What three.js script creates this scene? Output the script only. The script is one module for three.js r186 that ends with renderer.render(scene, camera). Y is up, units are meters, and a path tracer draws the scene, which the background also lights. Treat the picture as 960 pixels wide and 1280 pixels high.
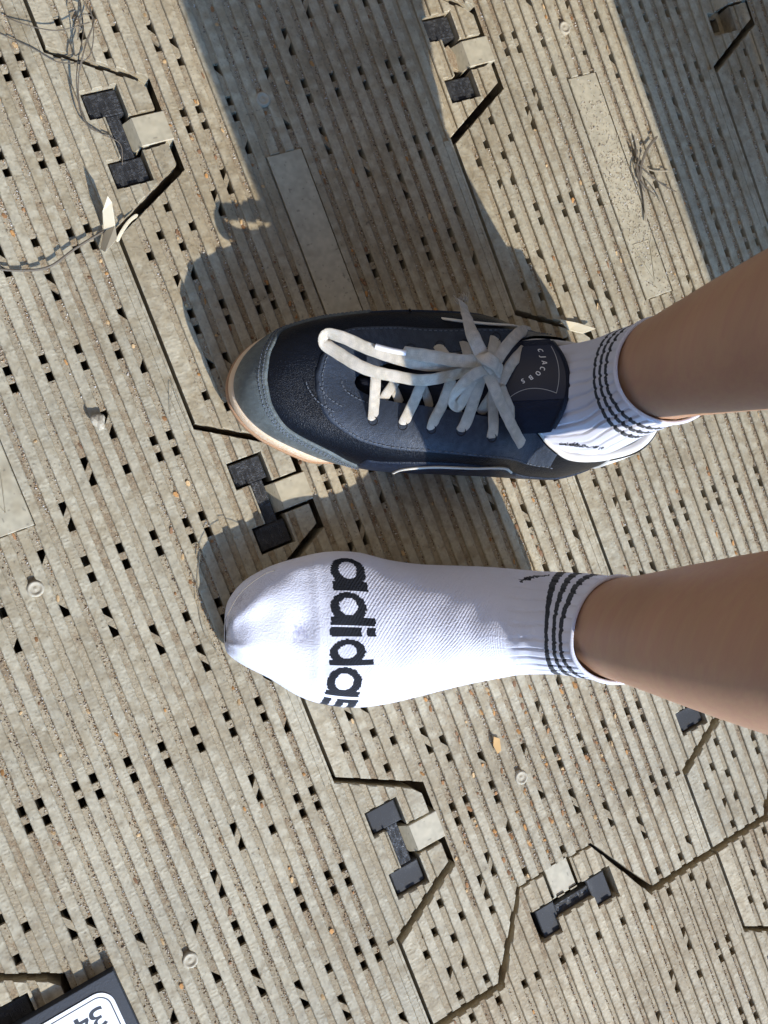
import * as THREE from 'three';
import { Sky } from 'three/addons/objects/Sky.js';
import { mergeGeometries, mergeVertices } from 'three/addons/utils/BufferGeometryUtils.js';

// ------------------------------------------------------------ camera, sky, sun, exposure
const scene = new THREE.Scene();
const CAM = new THREE.Vector3(-0.36061, 0.60227, -0.38358);
const FWD = new THREE.Vector3(0.32844, -0.94154, 0.07509).normalize();
const UPV = new THREE.Vector3(0.36144, 0.05184, -0.93095).normalize();
const RGT = new THREE.Vector3(0.87263, 0.3329, 0.35734).normalize();
const FOC = 1167.37;
const camera = new THREE.PerspectiveCamera(2 * Math.atan(640 / FOC) * 180 / Math.PI, 0.75, 0.01, 2000);
camera.position.copy(CAM);
camera.up.copy(UPV);
camera.lookAt(CAM.clone().add(FWD));
scene.add(camera);

const SUN = new THREE.Vector3(0.11, 0.74, 1.0).normalize();
const sky = new Sky();
sky.name = 'sky';
sky.scale.setScalar(1000);
sky.userData.kind = 'structure';
Object.assign(sky.material.uniforms.sunPosition.value, { x: SUN.x, y: SUN.y, z: SUN.z });
sky.material.uniforms.turbidity.value = 10;
sky.material.uniforms.rayleigh.value = 0.52;
sky.material.uniforms.mieCoefficient.value = 0.004;
scene.add(sky);
scene.environmentIntensity = 0.3;
const sun = new THREE.DirectionalLight(new THREE.Color(1.0, 0.94, 0.845), 4.4);
sun.name = 'sun';
sun.position.copy(SUN).multiplyScalar(6);
sun.castShadow = true;
sun.shadow.mapSize.set(4096, 4096);
Object.assign(sun.shadow.camera, { left: -1.6, right: 1.6, top: 1.6, bottom: -1.6, near: 0.5, far: 14 });
sun.shadow.radius = 1;
scene.add(sun, sun.target);

const renderer = new THREE.WebGLRenderer({ antialias: true });
renderer.toneMapping = THREE.LinearToneMapping;
renderer.toneMappingExposure = 1.3;
renderer.shadowMap.enabled = true;

// ------------------------------------------------------------ helpers
let seed = 7;
const rnd = () => { seed = (seed * 1664525 + 1013904223) >>> 0; return seed / 4294967296; };
const rr = (a, b) => a + (b - a) * rnd();
const V = (x, y, z) => new THREE.Vector3(x, y, z);
const clamp = (x, a = 0, b = 1) => Math.min(b, Math.max(a, x));
const lerp = (a, b, t) => a + (b - a) * t;
const smooth = (a, b, x) => { const t = clamp((x - a) / (b - a)); return t * t * (3 - 2 * t); };
const lin = (r, g, b) => new THREE.Color().setRGB(r, g, b);
const taken = {};
function numbered(name) { const n = taken[name] = (taken[name] ?? -1) + 1; return n ? name + '_' + String(n).padStart(3, '0') : name; }
function tag(o, label, category, group) { o.userData.label = label; o.userData.category = category; if (group) o.userData.group = group; return o; }
function mesh(name, geo, mat, parent) { const m = new THREE.Mesh(geo, mat); m.name = name; m.castShadow = m.receiveShadow = true; parent.add(m); return m; }
function thing(name, label, category, group, pos) {
  const g = new THREE.Group(); g.name = numbered(name); if (pos) g.position.copy(pos); scene.add(g); return tag(g, label, category, group);
}
// a pixel of the photograph (960 x 1280) at height h above the floor
function at(px, py, h = 0) {
  const d = FWD.clone().addScaledVector(RGT, (px - 480) / FOC).addScaledVector(UPV, -(py - 640) / FOC);
  return CAM.clone().addScaledVector(d, (h - CAM.y) / d.y);
}
function toPx(p) {
  const q = p.clone().sub(CAM), z = q.dot(FWD);
  return [480 + FOC * q.dot(RGT) / z, 640 - FOC * q.dot(UPV) / z];
}
// value noise
function hash(x, y, s) { let h = (x * 374761393 + y * 668265263 + s * 69069) | 0; h = Math.imul(h ^ (h >>> 13), 1274126177); return ((h ^ (h >>> 16)) >>> 0) / 4294967296; }
function vnoise(x, y, s, per) {
  const xi = Math.floor(x), yi = Math.floor(y), fx = x - xi, fy = y - yi, u = fx * fx * (3 - 2 * fx), v = fy * fy * (3 - 2 * fy);
  const w = (a) => ((a % per) + per) % per;
  const a = hash(w(xi), w(yi), s), b = hash(w(xi + 1), w(yi), s), c = hash(w(xi), w(yi + 1), s), d = hash(w(xi + 1), w(yi + 1), s);
  return lerp(lerp(a, b, u), lerp(c, d, u), v);
}
function tex(w, h, fill, srgb) {
  const d = new Uint8Array(w * h * 4);
  for (let y = 0; y < h; y++) for (let x = 0; x < w; x++) {
    const c = fill(x / w, y / h, x, y), i = (y * w + x) * 4;
    d[i] = clamp(c[0]) * 255; d[i + 1] = clamp(c[1]) * 255; d[i + 2] = clamp(c[2]) * 255; d[i + 3] = 255;
  }
  const t = new THREE.DataTexture(d, w, h);
  t.wrapS = t.wrapT = THREE.RepeatWrapping; t.magFilter = THREE.LinearFilter; t.minFilter = THREE.LinearMipmapLinearFilter; t.generateMipmaps = true;
  if (srgb) t.colorSpace = THREE.SRGBColorSpace;
  t.needsUpdate = true; return t;
}
const grey = (v) => [v, v, v];
function canvasTex(w, h, draw, srgb = true) {
  const c = document.createElement('canvas'); c.width = w; c.height = h; const g = c.getContext('2d'); draw(g, w, h);
  const t = new THREE.CanvasTexture(c); t.flipY = false; t.wrapS = t.wrapT = THREE.RepeatWrapping; if (srgb) t.colorSpace = THREE.SRGBColorSpace; return t;
}
// soup of quads with uv
class Soup {
  constructor() { this.p = []; this.t = []; }
  quad(a, b, c, d, uv) {
    const P = [a, b, c, a, c, d]; for (const q of P) this.p.push(q[0], q[1], q[2]);
    const U = uv ? [uv[0], uv[1], uv[2], uv[0], uv[2], uv[3]] : P.map((q) => [q[0] + q[1], q[2] + q[1] * 0.7]);
    for (const q of U) this.t.push(q[0], q[1]);
  }
  geo() {
    const g = new THREE.BufferGeometry();
    g.setAttribute('position', new THREE.Float32BufferAttribute(this.p, 3)); g.setAttribute('uv', new THREE.Float32BufferAttribute(this.t, 2));
    g.computeVertexNormals(); return g;
  }
}
function gridGeo(nu, nv, f, closeU = false, uvf) {
  const p = [], t = [], ix = [];
  for (let i = 0; i <= nu; i++) for (let j = 0; j <= nv; j++) {
    const q = f(i / nu, j / nv); p.push(q.x, q.y, q.z); const w = uvf ? uvf(i / nu, j / nv) : [i / nu, j / nv]; t.push(w[0], w[1]);
  }
  for (let i = 0; i < nu; i++) for (let j = 0; j < nv; j++) { const a = i * (nv + 1) + j, b = a + nv + 1; ix.push(a, b, b + 1, a, b + 1, a + 1); }
  const g = new THREE.BufferGeometry(); g.setAttribute('position', new THREE.Float32BufferAttribute(p, 3)); g.setAttribute('uv', new THREE.Float32BufferAttribute(t, 2));
  g.setIndex(ix); g.computeVertexNormals(); return g;
}
function cat(list, x) { // list of rows, x in [0, n-1], Catmull-Rom on every entry
  const n = list.length, i = clamp(Math.floor(x), 0, n - 2), t = x - i;
  const a = list[Math.max(0, i - 1)], b = list[i], c = list[i + 1], d = list[Math.min(n - 1, i + 2)];
  return b.map((_, k) => 0.5 * (2 * b[k] + (c[k] - a[k]) * t + (2 * a[k] - 5 * b[k] + 4 * c[k] - d[k]) * t * t + (3 * b[k] - a[k] - 3 * c[k] + d[k]) * t * t * t));
}
function tube(points, r, seg = 24, radial = 6, closed = false) {
  return new THREE.TubeGeometry(new THREE.CatmullRomCurve3(points, closed), seg, r, radial, closed);
}

// ------------------------------------------------------------ floor materials
const L = 0.25, DEPTH = -0.028;
const ribColor = tex(1024, 1024, (u, v) => {
  const a = vnoise(u * 7, v * 7, 1, 7), b = vnoise(u * 22, v * 22, 2, 22), c = vnoise(u * 330, v * 330, 3, 330), e = vnoise(u * 120, v * 120, 4, 120);
  let k = 0.88 + 0.07 * a + 0.05 * b + 0.10 * (c - 0.5) + 0.07 * (e - 0.5);
  const dirt = smooth(0.48, 0.80, 0.35 * vnoise(u * 3, v * 3, 18, 3) + 0.30 * vnoise(u * 11, v * 11, 5, 11) + 0.35 * vnoise(u * 90, v * 90, 6, 90));
  if (vnoise(u * 420, v * 420, 7, 420) > 0.92) k *= 0.78;
  return [k * lerp(0.698, 0.61, dirt), k * lerp(0.648, 0.548, dirt), k * lerp(0.540, 0.432, dirt)];
}, true);
const ribBump = tex(1024, 1024, (u, v) => { const r = (f, s) => 1 - Math.abs(2 * vnoise(u * f, v * f, s, f) - 1); return grey(0.40 * r(190, 8) + 0.3 * r(110, 9) + 0.2 * vnoise(u * 340, v * 340, 10, 340) + 0.1 * vnoise(u * 60, v * 60, 17, 60)); });
const sandColor = tex(1024, 1024, (u, v) => {
  const a = vnoise(u * 300, v * 300, 11, 300), b = vnoise(u * 24, v * 8, 12, 1e6), c = hash(Math.floor(u * 700), Math.floor(v * 700), 13), k = 0.83 + 0.10 * vnoise(u * 7, v * 7, 1, 7) + 0.12 * (a - 0.5);
  const sand = 0.75 * smooth(0.52, 0.78, 0.62 * b + 0.38 * vnoise(u * 130, v * 130, 14, 130)), grain = 0.72 + 0.45 * c;
  return [lerp(0.67 * k, 0.52 * grain, sand), lerp(0.61 * k, 0.44 * grain, sand), lerp(0.50 * k, 0.335 * grain, sand)];
}, true);
const sandBump = tex(1024, 1024, (u, v) => grey(hash(Math.floor(u * 560), Math.floor(v * 560), 15) * 0.6 + 0.4 * vnoise(u * 300, v * 300, 16, 300)));
function rep(t, n, ox = 0, oy = 0) { const c = t.clone(); c.repeat.set(n, n); c.offset.set(ox, oy); c.needsUpdate = true; return c; }
const RS = 1 / 0.42;
const matRib = [0, 1, 2].map((i) => new THREE.MeshStandardMaterial({ map: rep(ribColor, RS, i * 0.31, i * 0.17), bumpMap: rep(ribBump, RS), bumpScale: 0.0005, roughness: 0.75, color: [lin(1, 1, 1), lin(0.93, 0.94, 0.95), lin(1.0, 0.97, 0.93)][i] }));
const matGroove = new THREE.MeshStandardMaterial({ map: rep(sandColor, RS), bumpMap: rep(sandBump, RS), bumpScale: 0.00035, roughness: 0.95 });
const matSmooth = new THREE.MeshStandardMaterial({ map: rep(ribColor, RS * 0.6, 0.5, 0.3), roughness: 0.5, color: lin(1.02, 1.04, 1.06) });
const matBoss = new THREE.MeshStandardMaterial({ color: lin(0.40, 0.345, 0.245), roughness: 0.8 });
const matSoil = new THREE.MeshStandardMaterial({ map: rep(tex(256, 256, (u, v) => { const k = 0.7 + 0.6 * vnoise(u * 40, v * 40, 19, 40); return [0.46 * k, 0.40 * k, 0.32 * k]; }, true), 9000), roughness: 1 });

// ------------------------------------------------------------ ground under the panels
{
  const g = new THREE.PlaneGeometry(1200, 1200); g.rotateX(-Math.PI / 2);
  const m = mesh('ground', g, matSoil, scene); m.position.y = DEPTH - 0.002; m.userData.kind = 'structure';
}

// ------------------------------------------------------------ one moulded floor panel (1 x 3 units of 0.25 m)
const GY = -0.0020, G0 = 0.0575, GP = 0.04385, GW = 0.0172;
function panelOutline() {
  const g = 0.005, o = [[g, 0.006], [0.218, 0.006], [0.368, -0.219], [0.445, -0.219], [0.445, -0.14], [0.54, -0.14], [0.54, -0.219], [0.615, -0.219], [0.742, 0.006], [1 - g, 0.006]];
  for (let k = 0; k < 3; k++) o.push([1 - g, k + 0.272], [1.185, k + 0.384], [1.208, k + 0.41], [1.208, k + 0.467], [1.138, k + 0.467], [1.138, k + 0.56], [1.208, k + 0.56], [1.208, k + 0.616], [1 - g, k + 0.734]);
  o.push([1 - g, 2.996], [0.766, 2.996], [0.631, 2.785], [0.369, 2.785], [0.212, 2.996], [g, 2.996]);
  for (let k = 2; k >= 0; k--) o.push([g, k + 0.753], [0.226, k + 0.634], [0.226, k + 0.385], [g, k + 0.260]);
  return o;
}
const loops = [panelOutline()];
for (let k = 0; k < 3; k++) loops.push([[1.04, k + 0.385], [1.138, k + 0.385], [1.138, k + 0.64], [1.04, k + 0.64], [1.04, k + 0.567], [1.079, k + 0.567], [1.079, k + 0.458], [1.04, k + 0.458]]);
loops.push([[0.368, -0.14], [0.646, -0.14], [0.646, -0.044], [0.568, -0.044], [0.568, -0.081], [0.439, -0.081], [0.439, -0.044], [0.368, -0.044]]);
const PLATE = [0.447, 0.553, 0.655, 1.363];
loops.push([[PLATE[0], PLATE[2]], [PLATE[1], PLATE[2]], [PLATE[1], PLATE[3]], [PLATE[0], PLATE[3]]]);
// circular moulding points are ring-shaped, set over the ribs
const edges = [];
for (const lp of loops) lp.forEach((a, i) => { const b = lp[(i + 1) % lp.length]; if (Math.abs(a[0] - b[0]) > 1e-9) edges.push(a[0] < b[0] ? [a, b] : [b, a]); });
const vertU = [...new Set(loops.flat().map((p) => +p[0].toFixed(5)))].sort((a, b) => a - b);
function holesOf(k) {
  const T = { 0: '.201 .820', 1: '.034 .130t .246 .776 .895t .990', 2: '.124t .201 .305 .713 .819 .898t', 3: '.034 .245 .776 .990', 5: '.033 .260t .313t .489 .533 .711t .760t .989', 6: '.033 .306t .360 .489 .533 .664t .711t .989',
    8: '.033 .398t .488 .532 .622t .989', 9: '.031 .989', 11: '.031 .436t .585t .988', 13: '.034 .345t .396t .488 .531 .624t .677t .990', 15: '.034 .259t .309t .489 .532 .710t .764t .989', 17: '.034 .166t .216t .310 .489 .532 .712 .803t .851t .990',
    19: '.033 .266 .309 .489 .533 .711 .755 .989', 20: '.085t .266 .309 .488 .532 .712 .756 .935t' }[k];
  if (!T) return [];
  const u = G0 + GP * k, out = [];
  for (let n = 0; n < 3; n++) for (const w of T.split(' ')) {
    let v = parseFloat(w); const t = w.endsWith('t');
    if (n === 2 && v > 0.98) v = 0.970;
    const q = 0.0125, h = { a0: n + v - q, b0: n + v - q, a1: n + v + q, b1: n + v + q }; // a = left edge, b = right edge of the groove
    if (t) {
      const lower = v > 0.5, dv = 1.03 * Math.abs(u - 0.5), vd = lower ? 0.5 + dv : 0.5 - dv, slope = (lower ? 1 : -1) * (u > 0.5 ? 1 : -1) * 0.011;
      if (v < vd) { h.a1 -= slope; h.b1 += slope; } else { h.a0 -= slope; h.b0 += slope; }
    }
    out.push(h);
  }
  if (k === 5) out.push({ a0: 2.794, b0: 2.794, a1: 2.818, b1: 2.818 });
  if (k === 8 || k === 11) out.push({ a0: 2.747, b0: 2.747, a1: 2.771, b1: 2.771 });
  return out;
}
// prisms of one strip between u = a and b; top height y, chamfer on the strip's own edges
const JOINTS = [0, 1, 2].map((k) => [k + 0.27, k + 0.74]), PLAIN = [[-0.5, 0.27], [0.74, 1.27], [1.74, 2.27], [2.74, 3.5]];
function strip(soup, a, b, y, cham, holes, ranges) {
  const cuts = [a, ...vertU.filter((u) => u > a + 1e-6 && u < b - 1e-6), b];
  for (let i = 0; i + 1 < cuts.length; i++) {
    const l = cuts[i], r = cuts[i + 1], m = (l + r) / 2;
    const E = edges.filter((e) => e[0][0] <= l + 1e-6 && e[1][0] >= r - 1e-6).map(([p, q]) => { const f = (u) => p[1] + (q[1] - p[1]) * (u - p[0]) / (q[0] - p[0]); return [f(l), f(r), f(m)]; }).sort((p, q) => p[2] - q[2]);
    const at01 = (h, t) => [[lerp(h.a0, h.b0, (l - a) / (b - a)), lerp(h.a0, h.b0, (r - a) / (b - a))], [lerp(h.a1, h.b1, (l - a) / (b - a)), lerp(h.a1, h.b1, (r - a) / (b - a))]][t];
    for (let j = 0; j + 1 < E.length; j += 2) {
      if (ranges) { for (const [v0, v1] of ranges) { const s0 = [Math.max(E[j][0], v0), Math.max(E[j][1], v0)], s1 = [Math.min(E[j + 1][0], v1), Math.min(E[j + 1][1], v1)]; if (s0[0] < s1[0] && s0[1] < s1[1]) prism(soup, l, r, s0, s1, y, 0, 0); } continue; }
      const stops = [[E[j][0], E[j][1]]];
      if (holes) for (const h of holes.slice().sort((p, q) => p.a0 - q.a0)) {
        const h0 = at01(h, 0), h1 = at01(h, 1);
        if (Math.min(h0[0], h0[1]) > Math.max(E[j][0], E[j][1]) + 0.004 && Math.max(h1[0], h1[1]) < Math.min(E[j + 1][0], E[j + 1][1]) - 0.004) stops.push(h0, h1);
      }
      stops.push([E[j + 1][0], E[j + 1][1]]);
      for (let s = 0; s < stops.length; s += 2) prism(soup, l, r, stops[s], stops[s + 1], y, i === 0 ? cham : 0, i === cuts.length - 2 ? cham : 0, s > 0, s + 2 < stops.length);
    }
  }
}
function prism(S, l, r, s, e, y, cl, cr, thinS, thinE) {
  const X = (u) => u * L, lu = l + cl, ru = r - cr, t = cl || cr ? 0.0006 : 0;
  const cv = t ? 0.002 : 0;
  const A = [X(lu), y, (s[0] + cv) * L], B = [X(ru), y, (s[1] + cv) * L], C = [X(ru), y, (e[1] - cv) * L], D = [X(lu), y, (e[0] - cv) * L];
  const a = [X(l), y - t, s[0] * L], b = [X(r), y - t, s[1] * L], c = [X(r), y - t, e[1] * L], d = [X(l), y - t, e[0] * L];
  S.quad(A, D, C, B);
  if (t) { S.quad(a, d, D, A); S.quad(B, C, c, b); S.quad(A, B, b, a); S.quad(D, d, c, C); }
  const low = (p) => [p[0], DEPTH, p[2]], lowS = (p) => [p[0], thinS ? y - 0.0032 : DEPTH, p[2]], lowE = (p) => [p[0], thinE ? y - 0.0032 : DEPTH, p[2]];
  if (y > -0.001) { S.quad(low(a), low(d), d, a); S.quad(b, c, low(c), low(b)); }
  S.quad(a, b, lowS(b), lowS(a)); S.quad(d, lowE(d), lowE(c), c);
}
const ribGeos = [], grooveSoup = new Soup();
{
  const ed = [];
  const GR = []; for (let k = 0; k <= 20; k++) GR.push(k); GR.push(21, 22, 23, 24, 25);
  let last = 0;
  for (const k of GR) {
    const c = G0 + GP * k, a = c - GW / 2, b = c + GW / 2;
    const s = new Soup(); strip(s, last, a, 0, 0.0022, null); if (s.p.length) ribGeos.push(s.geo());
    if (k === 21) { strip(grooveSoup, a, b, GY, 0, null, JOINTS); const p = new Soup(); strip(p, a, b, -0.0001, 0, null, PLAIN); ribGeos.push(p.geo()); } else strip(grooveSoup, a, b, GY, 0, holesOf(k));
    last = b;
  }
  const s = new Soup(); strip(s, last, 1.215, 0, 0.0022, null); ribGeos.push(s.geo());
}
const grooveGeo = grooveSoup.geo();
// smooth tabs that reach into the neighbour's notch, with a bevelled tip
function tabGeo() {
  const S = new Soup(), y = -0.0012, x0 = 0.143 * L, x1 = 0.2285 * L, z0 = 0.474 * L, z1 = 0.551 * L, xb = 0.119 * L, yb = -0.0095, c = 0.0005;
  const A = [x0, y, z0 + c], B = [x1, y, z0 + c], C = [x1, y, z1 - c], D = [x0, y, z1 - c];
  S.quad(A, D, C, B);
  S.quad([xb, yb, z0], [xb, yb, z1], D, A);
  const a = [x0, y - c, z0], b = [x1, y - c, z0], cc = [x1, y - c, z1], d = [x0, y - c, z1], low = (p) => [p[0], DEPTH, p[2]];
  S.quad(A, B, b, a); S.quad(D, d, cc, C); S.quad(a, b, low(b), low(a)); S.quad(d, low(d), low(cc), cc);
  S.quad([xb, yb, z0], A, a, [xb, DEPTH, z0]); S.quad([xb, yb, z1], [xb, DEPTH, z1], d, D); S.quad([xb, yb, z0], [xb, DEPTH, z0], [xb, DEPTH, z1], [xb, yb, z1]);
  return S.geo();
}
const tab = tabGeo();
function plateGeo() {
  const S = new Soup(), a = PLATE[0] + 0.002, b = PLATE[1] - 0.002, c = PLATE[2] + 0.001, d = PLATE[3] - 0.001;
  prism(S, a, b, [c, c], [d, d], -0.0002, 0.002, 0.002); return S.geo();
}
const plate = plateGeo();
const boss = new THREE.LatheGeometry([[0, 0.0007], [0.0011, 0.0006], [0.0013, 0.0003], [0.0026, 0.0003], [0.0031, 0.0008], [0.0038, 0.0012], [0.0044, 0.0011], [0.0049, 0.0005], [0.0050, 0], [0.0050, -0.01]].reverse().map((p) => new THREE.Vector2(p[0], p[1])), 28);
// faint raised marks on the plate: a pointing triangle and worn, illegible strokes
const markGeo = (() => {
  const gs = [], z = (v) => v * L, x = (u) => u * L, y = 0.0;
  const P = [[0.468, 1.19], [0.532, 1.19], [0.50, 1.315]];
  for (let i = 0; i < 3; i++) { const a = P[i], b = P[(i + 1) % 3]; gs.push(tube([V(x(a[0]), y, z(a[1])), V(x((a[0] + b[0]) / 2), y, z((a[1] + b[1]) / 2)), V(x(b[0]), y, z(b[1]))], 0.0003, 6, 5)); }
  return mergeGeometries(gs);
})();
function makePanel(col, row, variant) {
  const p = thing('floor_panel', 'grey ribbed plastic floor panel with square drain holes and clipped edges', 'floor panel', 'floor panels clipped together', V(col * L + (row === 1 ? 0.0025 : row === -1 ? -0.0025 : 0), 0, row === 1 ? 0.0028 : row === 0 ? -3 * L : -6 * L - 0.0028));
  const m = matRib[variant];
  for (const g of ribGeos) mesh('rib', g, m, p);
  mesh('groove_bed', grooveGeo, matGroove, p);
  for (let k = 0; k < 3; k++) { mesh('tab', tab, matSmooth, p).position.z = k * L; mesh('moulding_boss', boss, matBoss, p).position.set(0.497 * L, 0, (k + 0.507) * L); }
  const t = mesh('tab', tab, matSmooth, p); // tab on the lower edge: turned a quarter
  t.rotation.y = Math.PI / 2; t.position.set((0.502 - 0.5125) * L, 0, (2.783 + 0.2285) * L);
  const np = mesh('name_plate', plate, matSmooth, p); mesh('raised_mark', markGeo, matSmooth, np);
  return p;
}
const COLS = [-4, -3, -2, -1, 0, 1, 2, 3];
for (const c of COLS) for (const r of [-1, 0, 1]) makePanel(c, r, r ? 2 : ((c + 8) * 2) % 3 === 0 ? 1 : (c & 1 ? 0 : 1));

// ------------------------------------------------------------ black connector clips
const clipSwirl = tex(512, 512, (u, v) => { const a = vnoise(u * 14, v * 14, 21, 14), b = vnoise(u * 5, v * 5, 22, 5), s = Math.sin((a * 3 + b * 4 + u * 3) * 22); return grey(0.5 + 0.35 * s + 0.15 * vnoise(u * 120, v * 120, 23, 120)); });
const clipDust = tex(512, 512, (u, v) => { const s = vnoise(u * 90, v * 90, 24, 90), b = smooth(0.45, 0.75, vnoise(u * 6, v * 6, 25, 6)); const k = 0.17 + 0.10 * b * s + (vnoise(u * 200, v * 200, 26, 200) > 0.88 ? 0.12 : 0); return [k, k * 0.985, k * 0.96]; }, true);
const matClip = new THREE.MeshStandardMaterial({ map: rep(clipDust, 18), bumpMap: rep(clipSwirl, 24), bumpScale: 0.0003, roughness: 0.55 });
const matClipSmooth = new THREE.MeshStandardMaterial({ map: rep(clipDust, 14, 0.3, 0.2), roughness: 0.72 });
function bevelBox(x0, x1, z0, z1, y, c = 0.0007, depth = 0.02) {
  const S = new Soup(), A = [x0 + c, y, z0 + c], B = [x1 - c, y, z0 + c], C = [x1 - c, y, z1 - c], D = [x0 + c, y, z1 - c];
  const a = [x0, y - c, z0], b = [x1, y - c, z0], cc = [x1, y - c, z1], d = [x0, y - c, z1], lo = (p) => [p[0], y - depth, p[2]];
  S.quad(A, D, C, B); S.quad(a, d, D, A); S.quad(B, C, cc, b); S.quad(A, B, b, a); S.quad(D, d, cc, C);
  S.quad(lo(a), lo(d), d, a); S.quad(b, cc, lo(cc), lo(b)); S.quad(a, b, lo(b), lo(a)); S.quad(d, lo(d), lo(cc), cc);
  return S.geo();
}
// local origin at the seam corner (u = 0, v = k); same layout as the measured clips
const clipParts = [bevelBox(0.046 * L, 0.132 * L, 0.391 * L, 0.4535 * L, -0.0035), bevelBox(0.046 * L, 0.132 * L, 0.571 * L, 0.634 * L, -0.0035), bevelBox(0.083 * L, 0.1175 * L, 0.4525 * L, 0.572 * L, -0.0045)];
function makeClip(label, x, z, turn, group, parts = [0, 1, 2], smoothFace) {
  const g = thing('connector_clip', label, 'connector clip', group, V(x, 0, z)); g.rotation.y = turn;
  for (const i of parts) mesh(i < 2 ? 'clip_head' : 'clip_neck', clipParts[i], i < 2 && smoothFace ? matClipSmooth : matClip, g);
  return g;
}
const CLIPS = 'black clips joining the floor panels';
for (const c of COLS.slice(0, -1)) for (const r of [0, 1]) for (let k = 0; k < 3; k++) {
  const x = (c + 1) * L + (r ? 0.0025 : 0), z = (r ? 0.0035 : -3 * L) + k * L, u = c + 1, key = u + ',' + (r ? k : k - 3);
  if (key === '1,-3') continue; // the clip is missing here, the recess is open
  if (key === '-1,-3') makeClip('black connector clip with dry plant fibres lying across its neck', x, z, 0);
  else if (key === '0,-3') makeClip('black connector clip with a snapped neck, its two heads apart', x, z, 0, null, [0, 1]);
  else if (key === '-1,-2') makeClip('black connector clip between the shoe toe and the sock toe', x, z, 0);
  else if (key === '-1,-1') makeClip('smooth dark grey connector clip below the white sock, at the notch corner', x, z, 0, null, [0, 1, 2], true);
  else if (key === '0,-1') makeClip('smooth dark connector clip half hidden under the bare calf', x, z, 0, null, [0, 1, 2], true);
  else if (key === '-2,-1') makeClip('black connector clip beside the number sign, partly covered by it', x, z, 0);
  else makeClip('black plastic connector clip set in a panel notch', x, z, 0, CLIPS);
}
// clips along the cross seam, turned a quarter
for (const c of COLS) makeClip(c === -1 ? 'dark connector clip lying across the ribs on the cross seam' : 'black connector clip on the cross seam', c * L + (0.517 - 0.5125) * L, 0.012 * L, Math.PI / 2, c === -1 ? null : 'clips along the cross seam', [0, 1, 2], true);
for (const c of COLS) makeClip('black connector clip on the cross seam behind the legs', c * L - 0.0055 * L, -3 * L + 0.0008 * L, Math.PI / 2, 'clips along the rear cross seam', [0, 1, 2], true);
// pale broken stub left where the neck snapped
{
  const g = thing('clip_fragment', 'pale broken stub of plastic between two clip heads', 'fragment', null, V(0, 0, -3 * L));
  const s = new THREE.Shape(); s.moveTo(0.082 * L, -0.48 * L); s.lineTo(0.108 * L, -0.47 * L); s.lineTo(0.119 * L, -0.50 * L); s.lineTo(0.112 * L, -0.545 * L); s.lineTo(0.1 * L, -0.535 * L); s.lineTo(0.09 * L, -0.552 * L);
  const e = new THREE.ExtrudeGeometry(s, { depth: 0.003, bevelEnabled: true, bevelSize: 0.0005, bevelThickness: 0.0005, bevelSegments: 1 }); e.rotateX(-Math.PI / 2);
  mesh('stub', e, new THREE.MeshStandardMaterial({ map: rep(sandColor, 6), color: lin(1.1, 1.05, 1), roughness: 0.9 }), g).position.y = -0.0095;
}
// the open recess: floor with a square drain hole
{
  const g = thing('clip_socket', 'empty clip socket with a square hole, its clip missing', 'clip socket', null, V(1 * L, 0, -3 * L));
  mesh('socket_floor', mergeGeometries([bevelBox(0.042 * L, 0.07 * L, 0.388 * L, 0.637 * L, -0.012, 0.0003, 0.012), bevelBox(0.119 * L, 0.136 * L, 0.388 * L, 0.637 * L, -0.012, 0.0003, 0.012), bevelBox(0.0705 * L, 0.1185 * L, 0.388 * L, 0.572 * L, -0.012, 0.0003, 0.012), bevelBox(0.0705 * L, 0.1185 * L, 0.615 * L, 0.637 * L, -0.012, 0.0003, 0.012)]), matRib[1], g);
}

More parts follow.
